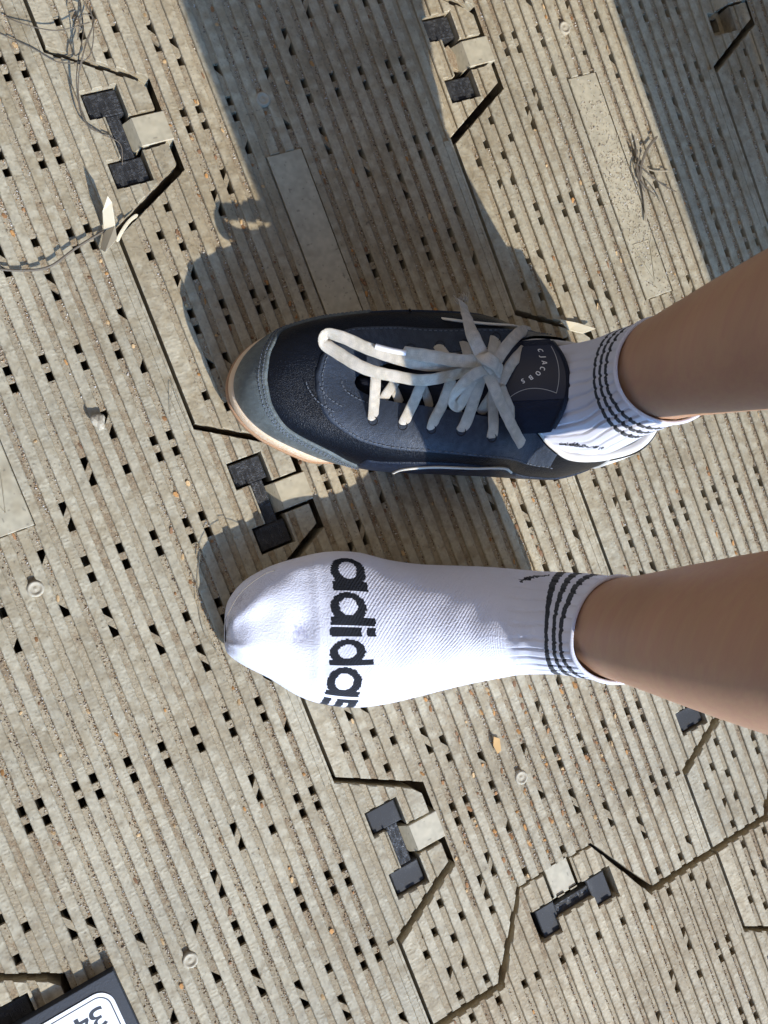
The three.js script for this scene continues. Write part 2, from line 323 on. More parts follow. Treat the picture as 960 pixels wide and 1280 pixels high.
// ------------------------------------------------------------ sand lying in the grooves
const HL = []; for (let k = 0; k <= 20; k++) HL.push(holesOf(k));
const inHole = (k, v) => { const w = v < 0 ? v + 3 : v - 0.014; return HL[k].some((h) => w > Math.min(h.a0, h.b0) - 0.001 && w < Math.max(h.a1, h.b1) + 0.001); };
const openAt = (u, v) => { const w = v < 0 ? v + 3 : v - 0.014, f = w % 1; return (u < 0.232 && f > 0.25 && f < 0.77) || (u > 0.445 && u < 0.555 && w > 0.65 && w < 1.37) || w > 2.775 || w < 0.01; };
{
  const g = new THREE.IcosahedronGeometry(1, 0), m = new THREE.MeshStandardMaterial({ roughness: 0.85 });
  const N = 95000, im = new THREE.InstancedMesh(g, m, N + 2600), M = new THREE.Matrix4(), q = new THREE.Quaternion(), e = new THREE.Euler();
  const pal = [lin(0.20, 0.14, 0.085), lin(0.30, 0.23, 0.15), lin(0.11, 0.075, 0.05), lin(0.42, 0.34, 0.24), lin(0.33, 0.20, 0.10), lin(0.5, 0.45, 0.38)];
  const amount = (u, v) => { const a = vnoise(u * 9 + 50, v * 2.2 + 50, 31, 1e6), b = vnoise(u * 24 + 9, v * 7 + 9, 32, 1e6); return smooth(0.28, 0.62, 0.55 * a + 0.45 * b); };
  let n = 0, guard = 0;
  while (n < N && guard++ < 900000) {
    const v = rr(-2.95, 0.75), c = Math.floor(rr(-2, 2)), k = Math.floor(rr(0, 21));
    const w = rnd(), u = c + G0 + GP * k + (rnd() < 0.82 ? 0.47 - 0.42 * w * w : w - 0.5) * GW;
    if (u < -2.2 || u > 1.6 || rnd() > 0.05 + amount(u, v) || inHole(k, v) || openAt(u - c, v)) continue;
    const s = 0.00024 + 0.00050 * rnd() * rnd();
    e.set(rr(0, 6), rr(0, 6), rr(0, 6)); q.setFromEuler(e);
    M.compose(V(u * L, GY + s * 0.4, v * L), q, V(s, s * 0.8, s * rr(0.8, 1.3)));
    im.setMatrixAt(n, M); im.setColorAt(n, pal[Math.floor(rnd() * pal.length)]); n++;
  }
  for (let i = 0; i < 2600; i++) { // dried mud trodden onto the ribs and the plate by the grass tuft
    const u = 0.53 + (rnd() + rnd() + rnd() - 1.5) * 0.17, v = -1.98 + (rnd() + rnd() + rnd() - 1.5) * 0.36, k = Math.round((u - G0) / GP), inG = Math.abs(u - G0 - GP * k) < GW / 2 && !(u > 0.445 && u < 0.555), s = 0.00020 + 0.00042 * rnd() * rnd();
    if (inG && inHole(clamp(k, 0, 20), v)) continue;
    e.set(rr(0, 6), rr(0, 6), rr(0, 6)); q.setFromEuler(e); M.compose(V(u * L, (inG ? GY : 0) + s * 0.25, v * L), q, V(s * 1.4, s * 0.6, s * 1.4)); im.setMatrixAt(n, M); im.setColorAt(n, pal[[1, 3, 3, 5][Math.floor(rnd() * 4)]]); n++;
  }
  im.count = n; im.name = 'sand'; im.castShadow = im.receiveShadow = true; im.userData = { kind: 'stuff', label: 'brown sand grains caught in the panel grooves', category: 'sand' }; scene.add(im);
}

// ------------------------------------------------------------ body frame shared by both feet: s from toe to heel, t across (towards the cross seam side), y up
const DS = V(0.928, 0, 0.372).normalize(), DT = V(-DS.z, 0, DS.x);
const SHOE0 = V(-0.225, 0, -0.442), SOCK0 = V(-0.284, 0, -0.302);
const fr = (o, s, t, y) => V(o.x + DS.x * s + DT.x * t, y, o.z + DS.z * s + DT.z * t);

// ------------------------------------------------------------ white sock on the unshod foot: rings from toe tip to cuff
// row: top point (s,y), bottom point (s,y), reach to -t, reach to +t
const SOCKROWS = [
  [0.0005, 0.0165, 0.0005, 0.0115, 0.008, 0.003], [0.0015, 0.023, 0.001, 0.006, 0.0165, 0.007], [0.006, 0.0295, 0.003, 0.002, 0.0255, 0.012], [0.015, 0.034, 0.012, 0.0004, 0.036, 0.0185],
  [0.030, 0.0355, 0.028, 0.0003, 0.0445, 0.027], [0.048, 0.0385, 0.046, 0.0003, 0.0500, 0.0385], [0.066, 0.0445, 0.064, 0.0003, 0.0535, 0.0445], [0.085, 0.051, 0.083, 0.0003, 0.0530, 0.0465],
  [0.105, 0.0585, 0.103, 0.0003, 0.0480, 0.0445], [0.125, 0.067, 0.125, 0.0003, 0.0450, 0.0400], [0.143, 0.0765, 0.150, 0.0003, 0.0440, 0.0350], [0.157, 0.087, 0.178, 0.0003, 0.0430, 0.0310],
  [0.163, 0.0975, 0.205, 0.0006, 0.0415, 0.0280], [0.167, 0.107, 0.228, 0.006, 0.0400, 0.0265], [0.169, 0.115, 0.242, 0.020, 0.0395, 0.0255], [0.1695, 0.122, 0.2455, 0.045, 0.0392, 0.0248],
  [0.1698, 0.129, 0.244, 0.078, 0.0388, 0.0245], [0.170, 0.136, 0.241, 0.108, 0.0380, 0.0238], [0.1712, 0.1425, 0.2398, 0.1345, 0.0374, 0.0232]];
function ringPoint(rows, o, x, th) {
  const r = cat(rows, x), c = Math.cos(th), s = Math.sin(th), roof = rows === SOCKROWS ? smooth(4.5, 8, x) * (1 - smooth(12, 14.5, x)) : 0, ey = c < 0 ? 0.62 : lerp(lerp(0.94, 1.3, roof), 1, rows === SOCKROWS ? smooth(12, 15.5, x) : smooth(2, 4, x)), shin = rows === SOCKROWS ? smooth(12, 15.5, x) : smooth(2, 4, x), ex = lerp(lerp(0.86, 0.98, roof), 1, shin);
  const cy = Math.sign(c) * Math.pow(Math.abs(c), ey), cx = Math.sign(s) * Math.pow(Math.abs(s), ex), flat = smooth(0.02, 0.0, r[3]) ;
  const ms = (r[0] + r[2]) / 2, my = (r[1] + r[3]) / 2, hs = (r[0] - r[2]) / 2, hy = (r[1] - r[3]) / 2;
  const k = c < 0 ? lerp(c, cy, flat) : cy, w = cx > 0 ? r[5] : r[4];
  return fr(o, ms + hs * k, cx * Math.max(w, 0.001), my + hy * k);
}
function sockGeo(rows, o, n, extra) {
  const N = rows.length - 1;
  const M = 270, cuff = rows === SOCKROWS ? 0.60 : 0.12, r0 = rows === SOCKROWS ? 0.68 : 0.2;
  const g = gridGeo(n, M, (u, v) => {
    const p = ringPoint(rows, o, u * N, v * Math.PI * 2 + Math.PI); if (extra) extra(p, u, v);
    const k = smooth(cuff, r0, u) * (1 - smooth(0.985, 1, u)); // knitted ribs round the ankle
    if (k > 0) { const q = cat(rows, u * N), c = fr(o, (q[0] + q[2]) / 2, (q[5] - q[4]) / 2, (q[1] + q[3]) / 2), w = v + 0.0022 * Math.sin(u * 22 + v * 20), d = Math.abs(Math.sin(w * Math.PI * 30)); p.addScaledVector(c.sub(p).normalize(), 0.0013 * k * smooth(0.5, 0.0, d)); }
    return p;
  });
  return mergeSeam(g, n, M);
}
function mergeSeam(g, n, m) { // equal normals along the closing seam
  const nn = g.attributes.normal;
  for (let i = 0; i <= n; i++) { const a = i * (m + 1), b = a + m; const x = nn.getX(a) + nn.getX(b), y = nn.getY(a) + nn.getY(b), z = nn.getZ(a) + nn.getZ(b), l = Math.hypot(x, y, z) || 1; nn.setXYZ(a, x / l, y / l, z / l); nn.setXYZ(b, x / l, y / l, z / l); }
  return g;
}
// find (u,v) on the sock for a pixel of the photograph
function sockHit(rows, o, px, py) {
  const N = rows.length - 1; let best = [1e9];
  const eye = CAM;
  for (let i = 0; i <= 200; i++) for (let j = 0; j <= 200; j++) {
    const p = ringPoint(rows, o, i / 200 * N, j / 200 * Math.PI * 2 + Math.PI), q = toPx(p), d = (q[0] - px) ** 2 + (q[1] - py) ** 2 + p.distanceTo(eye) * 40;
    if (d < best[0]) best = [d, i / 200, j / 200, p];
  }
  return best;
}
// canvas: x = along the sock (u), y = around it (v); letters stand with their tops towards the cuff
function drawSock(g, w, h, opt) {
  g.fillStyle = '#dcdae1'; g.fillRect(0, 0, w, h);
  const rand = (() => { let s = opt.seed; return () => { s = (s * 1664525 + 1013904223) >>> 0; return s / 4294967296; }; })();
  for (let i = 0; i < 9000; i++) { g.fillStyle = `rgba(${205 + rand() * 30},${203 + rand() * 28},${212 + rand() * 30},0.35)`; g.fillRect(rand() * w, rand() * h, 2 + rand() * 3, 1 + rand() * 2); }
  if (opt.dirt) {
    for (let i = 0; i < 2600; i++) { // worn grey dirt on the toe tip, the sole rim and a smudge over the toes
      const x = Math.pow(rand(), 1.6) * 0.16 * w, y = rand() * h, a = 0.22 * (1 - x / (0.2 * w));
      g.fillStyle = `rgba(112,104,98,${a})`; g.beginPath(); g.arc(x, y, 1 + rand() * 5, 0, 7); g.fill();
    }
    for (const [cx, cy, r, n, col] of opt.dirt) for (let i = 0; i < n; i++) { const A = rand() * 6.28, R = r * Math.sqrt(-Math.log(1 - rand() * 0.98)) * 0.6; g.fillStyle = `rgba(${col},0.13)`; g.beginPath(); g.arc(cx * w + Math.cos(A) * R, cy * h + Math.sin(A) * R * 1.6, 1 + rand() * 5, 0, 7); g.fill(); }
  }
  g.fillStyle = '#15161c';
  for (const [a, b] of opt.stripes) for (let y = 0; y < h; y += 11) { const j = (rand() - 0.5) * 9; g.fillRect(a * w + j, y, (b - a) * w + (rand() - 0.5) * 8, 11); }
  if (opt.logo) opt.logo(g, w, h, rand);
}
function knit(cuff, ribs) {
  return tex(2048, 2048, (u, v) => {
    const fuzz = 0.2 * vnoise(u * 420, v * 420, 42, 2048), c = smooth(cuff - 0.03, cuff + 0.02, u + 0.02 * Math.sin(v * 40));
    const w = v + 0.0025 * Math.sin(u * 60 + v * 20), r = Math.abs(Math.sin(w * Math.PI * ribs)), rib = 0.4 + 0.25 * Math.min(1, r * 2.6) + 0.12 * Math.sin(u * 1700);
    const a = u * 300, b = v * 190, m = 0.5 + (0.19 * Math.sin((a * 1.15 + b) * 3.1) + 0.11 * Math.sin((a - b * 0.8) * 3.4)) * smooth(0.28, 0.40, u), f = 0.5 + 0.12 * Math.sin(u * 1900) * Math.sin(v * 1300);
    return grey(lerp(0.5 * m + 0.2 * f, rib * 0.8, c) + fuzz);
  });
}
// geometric lower-case wordmark, letter by letter; x = up in the letter, y = reading direction
function wordmark(g, w, h, x0, xh, asc, cells, rand) {
  const X = (v) => v * w, Y = (v) => v * h, th = 0.26;
  const jag = (f) => { g.save(); f(); g.restore(); };
  for (const [ch, y0, y1] of cells) {
    const cy = (y0 + y1) / 2, st = (y1 - y0) * 0.23;
    jag(() => {
      if (ch === 'i') { g.fillRect(X(x0), Y(y0), X(xh * 0.86), Y(y1 - y0)); g.fillRect(X(x0 + asc * 0.83), Y(y0), X(asc * 0.19), Y(y1 - y0)); return; }
      if (ch === 's') { g.fillRect(X(x0), Y(y0), X(xh * 0.22), Y(y1 - y0)); g.fillRect(X(x0 + xh * 0.4), Y(y0), X(xh * 0.22), Y(y1 - y0)); g.fillRect(X(x0 + xh * 0.8), Y(y0), X(xh * 0.22), Y(y1 - y0)); g.fillRect(X(x0 + xh * 0.4), Y(y0), X(xh * 0.6), Y((y1 - y0) * 0.25)); g.fillRect(X(x0), Y(y1 - (y1 - y0) * 0.25), X(xh * 0.6), Y((y1 - y0) * 0.25)); return; }
      g.beginPath(); g.ellipse(X(x0 + xh / 2), Y(y0 + (y1 - y0) * 0.47), X(xh / 2), Y((y1 - y0) * 0.47), 0, 0, 7); g.ellipse(X(x0 + xh / 2), Y(y0 + (y1 - y0) * 0.44), X(xh / 2 * 0.56), Y((y1 - y0) * 0.28), 0, 0, 7); g.fill('evenodd');
      g.fillRect(X(x0), Y(y1 - st), X(ch === 'd' ? asc : xh), Y(st));
    });
  }
}
const sockMat = (map, bump) => new THREE.MeshPhysicalMaterial({ map, bumpMap: bump, bumpScale: 0.0009, roughness: 0.95, sheen: 0.3, sheenRoughness: 0.8, sheenColor: lin(1, 1, 1) });

// ------------------------------------------------------------ the person: continuous body from a distance field, clothing as children
function surfaceNet(f, lo, hi, cell) {
  const n = [0, 1, 2].map((k) => Math.ceil((hi[k] - lo[k]) / cell) + 1), S = n[0] * n[1] * n[2], F = new Float32Array(S), id = new Int32Array(S).fill(-1);
  const at3 = (i, j, k) => (i * n[1] + j) * n[2] + k;
  const B = 4; // coarse skip
  for (let i = 0; i < n[0]; i += B) for (let j = 0; j < n[1]; j += B) for (let k = 0; k < n[2]; k += B) {
    const d = f(lo[0] + (i + B / 2) * cell, lo[1] + (j + B / 2) * cell, lo[2] + (k + B / 2) * cell), far = Math.abs(d) > cell * B * 1.6;
    for (let a = i; a < Math.min(i + B, n[0]); a++) for (let b = j; b < Math.min(j + B, n[1]); b++) for (let c = k; c < Math.min(k + B, n[2]); c++) F[at3(a, b, c)] = far ? d : f(lo[0] + a * cell, lo[1] + b * cell, lo[2] + c * cell);
  }
  const P = [], ix = [], nx = [];
  for (let i = 0; i < n[0] - 1; i++) for (let j = 0; j < n[1] - 1; j++) for (let k = 0; k < n[2] - 1; k++) {
    let x = 0, y = 0, z = 0, c = 0; const v = (a, b, d) => F[at3(i + a, j + b, k + d)];
    const E = (a, b) => { const p = v(...a), q = v(...b); if ((p < 0) !== (q < 0)) { const t = p / (p - q); x += lerp(a[0], b[0], t); y += lerp(a[1], b[1], t); z += lerp(a[2], b[2], t); c++; } };
    const s0 = v(0, 0, 0) < 0; if (s0 === (v(1, 0, 0) < 0) && s0 === (v(0, 1, 0) < 0) && s0 === (v(0, 0, 1) < 0) && s0 === (v(1, 1, 0) < 0) && s0 === (v(1, 0, 1) < 0) && s0 === (v(0, 1, 1) < 0) && s0 === (v(1, 1, 1) < 0)) continue;
    for (let a = 0; a < 2; a++) for (let b = 0; b < 2; b++) { E([0, a, b], [1, a, b]); E([a, 0, b], [a, 1, b]); E([a, b, 0], [a, b, 1]); }
    id[at3(i, j, k)] = P.length / 3; P.push(lo[0] + (i + x / c) * cell, lo[1] + (j + y / c) * cell, lo[2] + (k + z / c) * cell);
  }
  for (let i = 1; i < n[0] - 1; i++) for (let j = 1; j < n[1] - 1; j++) for (let k = 1; k < n[2] - 1; k++) {
    const a = F[at3(i, j, k)] < 0;
    const q = (b, w) => { if (w.some((e) => e < 0)) return; const [r, s, t, u] = a ? w : [w[0], w[3], w[2], w[1]]; ix.push(r, s, t, r, t, u); };
    if (a !== F[at3(i + 1, j, k)] < 0) q(0, [id[at3(i, j - 1, k - 1)], id[at3(i, j, k - 1)], id[at3(i, j, k)], id[at3(i, j - 1, k)]]);
    if (a !== F[at3(i, j + 1, k)] < 0) q(0, [id[at3(i - 1, j, k - 1)], id[at3(i - 1, j, k)], id[at3(i, j, k)], id[at3(i, j, k - 1)]]);
    if (a !== F[at3(i, j, k + 1)] < 0) q(0, [id[at3(i - 1, j - 1, k)], id[at3(i, j - 1, k)], id[at3(i, j, k)], id[at3(i - 1, j, k)]]);
  }
  const e = cell * 0.25, uv = [];
  for (let i = 0; i < P.length; i += 3) {
    for (let r = 0; r < 3; r++) {
      const d = f(P[i], P[i + 1], P[i + 2]), gx = f(P[i] + e, P[i + 1], P[i + 2]) - f(P[i] - e, P[i + 1], P[i + 2]), gy = f(P[i], P[i + 1] + e, P[i + 2]) - f(P[i], P[i + 1] - e, P[i + 2]), gz = f(P[i], P[i + 1], P[i + 2] + e) - f(P[i], P[i + 1], P[i + 2] - e), l = Math.hypot(gx, gy, gz) || 1;
      if (r < 2) { const m = clamp(d, -cell, cell); P[i] -= gx / l * m; P[i + 1] -= gy / l * m; P[i + 2] -= gz / l * m; } else { nx.push(gx / l, gy / l, gz / l); }
    }
    uv.push((P[i] + P[i + 2] * 0.6) * 6, P[i + 1] * 6 + P[i + 2] * 3);
  }
  const g = new THREE.BufferGeometry(); g.setAttribute('position', new THREE.Float32BufferAttribute(P, 3)); g.setAttribute('normal', new THREE.Float32BufferAttribute(nx, 3)); g.setAttribute('uv', new THREE.Float32BufferAttribute(uv, 2)); g.setIndex(ix);
  return g;
}
const smin = (a, b, k) => { const h = Math.max(k - Math.abs(a - b), 0) / k; return Math.min(a, b) - h * h * k * 0.25; };
function cone(a, b, ra, rb) { // tapered capsule
  const bx = b.x - a.x, by = b.y - a.y, bz = b.z - a.z, L2 = bx * bx + by * by + bz * bz;
  return (x, y, z) => { const px = x - a.x, py = y - a.y, pz = z - a.z, t = clamp((px * bx + py * by + pz * bz) / L2), dx = px - bx * t, dy = py - by * t, dz = pz - bz * t; return Math.sqrt(dx * dx + dy * dy + dz * dz) - lerp(ra, rb, t); };
}
function blend(list, k) { return (x, y, z) => { let d = 1e9; for (const p of list) d = smin(d, p(x, y, z), k); return d; }; }
const LEGR = [[0.08, 0.0285], [0.14, 0.0297], [0.17, 0.0335], [0.20, 0.0382], [0.23, 0.0428], [0.26, 0.0468], [0.30, 0.0500], [0.34, 0.0510], [0.38, 0.0495], [0.42, 0.0470], [0.47, 0.0465]];
function shank(c, lift, top, lean) {
  return (x, y, z) => {
    const h = y - lift, i = clamp(LEGR.findIndex((r) => r[0] > h) < 0 ? LEGR.length - 1 : LEGR.findIndex((r) => r[0] > h), 1, LEGR.length - 1), k = clamp((h - LEGR[i - 1][0]) / (LEGR[i][0] - LEGR[i - 1][0]));
    const r = cat(LEGR, i - 1 + k)[1], dx = x - c.x, dz = z - c.z, back = smooth(0.16, 0.33, h) * (1 - smooth(0.36, 0.46, h)) * 0.012;
    const s = dx * DS.x + dz * DS.z - back - lean * Math.max(0, h - 0.13), t = dx * DT.x + dz * DT.z + (lift ? 0.09 : 0.0) * Math.max(0, h - 0.13), d = (Math.hypot(s / 1.13, t) - r) * 0.93;
    return Math.max(d, 0.085 + lift - y, y - top);
  };
}
const LEAN = [0.15, 0.23], legL = fr(SOCK0, 0.2075, -0.0072, 0), legR = fr(SHOE0, 0.2250, -0.0040, 0);
const kneeL = V(legL.x, 0.455, legL.z).addScaledVector(DS, LEAN[0] * 0.33), kneeR = V(legR.x, 0.470, legR.z).addScaledVector(DS, LEAN[1] * 0.33).addScaledVector(DT, -0.03);
const mid = kneeL.clone().add(kneeR).multiplyScalar(0.5), dirT = (k) => DT.clone().multiplyScalar(k);
const pelvis = mid.clone().addScaledVector(DS, 0.42).setY(0.60);
const hipL = pelvis.clone().add(dirT(0.085)).setY(0.585), hipR = pelvis.clone().add(dirT(-0.085)).setY(0.585);
const chest = pelvis.clone().addScaledVector(DS, -0.10).setY(0.90), neck = pelvis.clone().addScaledVector(DS, -0.16).setY(1.045), head = pelvis.clone().addScaledVector(DS, -0.235).setY(1.155);
const shL = chest.clone().addScaledVector(DS, -0.03).add(dirT(0.155)).setY(0.985), shR = chest.clone().addScaledVector(DS, -0.03).add(dirT(-0.155)).setY(0.985);
const phoneC = CAM.clone().addScaledVector(FWD, -0.010).addScaledVector(UPV, -0.045);
const wristL = phoneC.clone().addScaledVector(UPV, -0.095).addScaledVector(RGT, 0.075).addScaledVector(FWD, -0.01);
const elbowL = shL.clone().lerp(wristL, 0.5).add(V(0.02, -0.07, 0.06));
const elbowR = shR.clone().add(V(-0.06, -0.26, -0.09)), wristR = kneeR.clone().lerp(hipR, 0.42).setY(0.615);
const thighs = [cone(kneeL, kneeL.clone().lerp(hipL, 0.5), 0.050, 0.066), cone(kneeL.clone().lerp(hipL, 0.5), hipL, 0.066, 0.078), cone(kneeR, kneeR.clone().lerp(hipR, 0.5), 0.050, 0.066), cone(kneeR.clone().lerp(hipR, 0.5), hipR, 0.066, 0.078)];
const trunk = [cone(pelvis.clone().add(dirT(0.05)), pelvis.clone().add(dirT(-0.05)), 0.10, 0.10), cone(pelvis.clone().setY(0.63), chest, 0.105, 0.105), cone(chest.clone().add(dirT(0.07)), chest.clone().add(dirT(-0.07)), 0.10, 0.10), cone(shL, shR, 0.05, 0.05)];
const arms = [cone(shL, elbowL, 0.046, 0.037), cone(elbowL, wristL, 0.037, 0.025), cone(shR, elbowR, 0.046, 0.037), cone(elbowR, wristR, 0.037, 0.025)];
const bodyF = (() => {
  const legs = [shank(legL, 0, 0.47, LEAN[0]), shank(legR, 0.018, 0.485, LEAN[1])], up = blend([...thighs, ...trunk, ...arms, cone(neck.clone().setY(1.0), head, 0.05, 0.048)], 0.035);
  return (x, y, z) => { const a = Math.min(legs[0](x, y, z), legs[1](x, y, z)); return y < 0.36 ? a : smin(a, up(x, y, z), 0.03); };
})();
function handGeo(w, dir, nor, side) { // palm from the wrist along dir, palm faces nor, thumb towards side
  const P = (a, b, c) => w.clone().addScaledVector(dir, a).addScaledVector(side, b).addScaledVector(nor, c), list = [cone(P(-0.015, 0, 0), P(0.03, 0, 0), 0.024, 0.022)];
  const pal = [cone(P(0.02, 0.012, 0), P(0.075, 0.028, 0), 0.017, 0.013), cone(P(0.02, 0, 0), P(0.08, 0.008, 0), 0.017, 0.013), cone(P(0.02, -0.008, 0), P(0.075, -0.012, 0), 0.017, 0.013), cone(P(0.02, -0.014, 0), P(0.068, -0.031, 0), 0.016, 0.012)];
  const f0 = blend([...list, ...pal], 0.014), fingers = [[0.075, 0.028, 0.036], [0.081, 0.008, 0.041], [0.076, -0.012, 0.038], [0.068, -0.031, 0.030]].map(([a, b, l]) => {
    const p0 = P(a, b, 0), p1 = P(a + l * 0.85, b * 1.08, l * 0.30), p2 = P(a + l * 1.15, b * 1.1, l * 0.85), p3 = P(a + l * 1.12, b * 1.1, l * 1.35);
    return blend([cone(p0, p1, 0.0090, 0.0082), cone(p1, p2, 0.0082, 0.0075), cone(p2, p3, 0.0075, 0.0066)], 0.004);
  });
  const th = blend([cone(P(0.018, 0.018, 0.004), P(0.045, 0.045, 0.012), 0.014, 0.0105), cone(P(0.045, 0.045, 0.012), P(0.068, 0.053, 0.022), 0.0105, 0.0095), cone(P(0.068, 0.053, 0.022), P(0.088, 0.050, 0.030), 0.0095, 0.0080)], 0.006);
  const f = (x, y, z) => { let d = smin(f0(x, y, z), th(x, y, z), 0.010); for (const q of fingers) d = smin(d, q(x, y, z), 0.005); return d; };
  const c = P(0.06, 0, 0.01); return surfaceNet(f, [c.x - 0.125, c.y - 0.125, c.z - 0.125], [c.x + 0.125, c.y + 0.125, c.z + 0.125], 0.0035);
}
function headGeo() {
  const face = DS.clone().multiplyScalar(-0.62).setY(-0.55).normalize(), side = DT, top = new THREE.Vector3().crossVectors(face, side).normalize(); if (top.y < 0) top.negate();
  const P = (a, b, c) => head.clone().addScaledVector(face, a).addScaledVector(side, b).addScaledVector(top, c);
  const list = [cone(P(-0.02, 0, 0.035), P(0.012, 0, 0.03), 0.078, 0.074), cone(P(0.03, 0, -0.02), P(0.055, 0, -0.075), 0.060, 0.034), cone(P(-0.03, 0, 0), P(-0.03, 0, -0.06), 0.06, 0.048)];
  const f0 = blend(list, 0.04), bits = [cone(P(0.090, 0, 0.008), P(0.108, 0, -0.026), 0.007, 0.012), cone(P(0.086, -0.018, -0.057), P(0.086, 0.018, -0.057), 0.0075, 0.0075), cone(P(-0.005, 0.078, 0.01), P(-0.012, 0.082, -0.03), 0.012, 0.009), cone(P(-0.005, -0.078, 0.01), P(-0.012, -0.082, -0.03), 0.012, 0.009)];
  const eyes = [P(0.100, 0.030, 0.004), P(0.100, -0.030, 0.004)];
  const f = (x, y, z) => { let d = f0(x, y, z); for (const b of bits) d = smin(d, b(x, y, z), 0.012); for (const e of eyes) d = Math.max(d, 0.017 - Math.hypot(x - e.x, y - e.y, z - e.z)); return d; };
  const r = 0.15; return { geo: surfaceNet(f, [head.x - r, head.y - r - 0.02, head.z - r], [head.x + r, head.y + r, head.z + r], 0.005), f, P };
}
const skinTex = tex(512, 512, (u, v) => { const a = vnoise(u * 8, v * 8, 51, 8), b = vnoise(u * 60, v * 60, 52, 60), c = vnoise(u * 200, v * 200, 53, 200), k = 0.95 + 0.05 * a + 0.015 * b + 0.02 * c; return [0.69 * k, (0.522 + 0.02 * b) * k, 0.418 * k]; }, true);
const skinBump = tex(512, 512, (u, v) => grey(0.6 * vnoise(u * 180, v * 180, 54, 180) + 0.4 * vnoise(u * 70, v * 90, 55, 1e6)));
const matSkin = new THREE.MeshPhysicalMaterial({ map: skinTex, bumpMap: skinBump, bumpScale: 0.00004, roughness: 0.55, specularIntensity: 0.5 });
const person = thing('person', 'seated person with bare calves, one foot in a white sock and one in a shoe', 'person');
const hd = headGeo();
{
  const g0 = surfaceNet(bodyF, [-0.50, 0.07, -0.60], [0.62, 1.28, 0.20], 0.009);
  const h1 = handGeo(wristL, phoneC.clone().addScaledVector(UPV, -0.03).sub(wristL).normalize(), FWD.clone().negate(), RGT.clone().negate());
  const hdir = kneeR.clone().sub(hipR).setY(-0.05).normalize(), h2 = handGeo(wristR, hdir, V(0, -1, 0), new THREE.Vector3().crossVectors(hdir, V(0, -1, 0)));
  mesh('body', mergeGeometries([g0, hd.geo, h1, h2]), matSkin, person);
}
// clothing of the part outside the frame, cut from the same field
const weave = tex(256, 256, (u, v) => grey(0.5 + 0.3 * Math.sin(u * 402) * Math.sin(v * 402) + 0.2 * vnoise(u * 40, v * 40, 61, 40)));
const matShorts = new THREE.MeshStandardMaterial({ color: lin(0.05, 0.07, 0.12), bumpMap: weave, bumpScale: 0.0004, roughness: 0.9 });
const matShirt = new THREE.MeshStandardMaterial({ color: lin(0.45, 0.45, 0.43), bumpMap: weave, bumpScale: 0.0004, roughness: 0.9 });
{
  const low = blend([...thighs, trunk[0], trunk[1]], 0.035), edge = mid.clone().addScaledVector(DS, 0.15);
  mesh('shorts', surfaceNet((x, y, z) => Math.max(low(x, y, z) - 0.010, y - 0.70, -((x - edge.x) * DS.x + (z - edge.z) * DS.z)), [-0.05, 0.36, -0.45], [0.62, 0.74, 0.12], 0.010), matShorts, person);
  const upr = blend([trunk[1], trunk[2], trunk[3], cone(shL, shL.clone().lerp(elbowL, 0.55), 0.052, 0.052), cone(shR, shR.clone().lerp(elbowR, 0.55), 0.052, 0.052)], 0.035);
  mesh('shirt', surfaceNet((x, y, z) => Math.max(upr(x, y, z) - 0.009, 0.655 - y, y - 1.025), [0.0, 0.63, -0.45], [0.6, 1.05, 0.15], 0.010), matShirt, person);
  const hf = (x, y, z) => Math.max(hd.f(x, y, z) - 0.012, (x - head.x) * -DS.x + (z - head.z) * -DS.z - (y - head.y) * 1.1 - 0.02, head.y - 0.11 - y);
  mesh('hair', surfaceNet(hf, [head.x - 0.18, head.y - 0.16, head.z - 0.18], [head.x + 0.18, head.y + 0.16, head.z + 0.18], 0.006), new THREE.MeshStandardMaterial({ color: lin(0.05, 0.03, 0.02), roughness: 0.6 }), person);
}
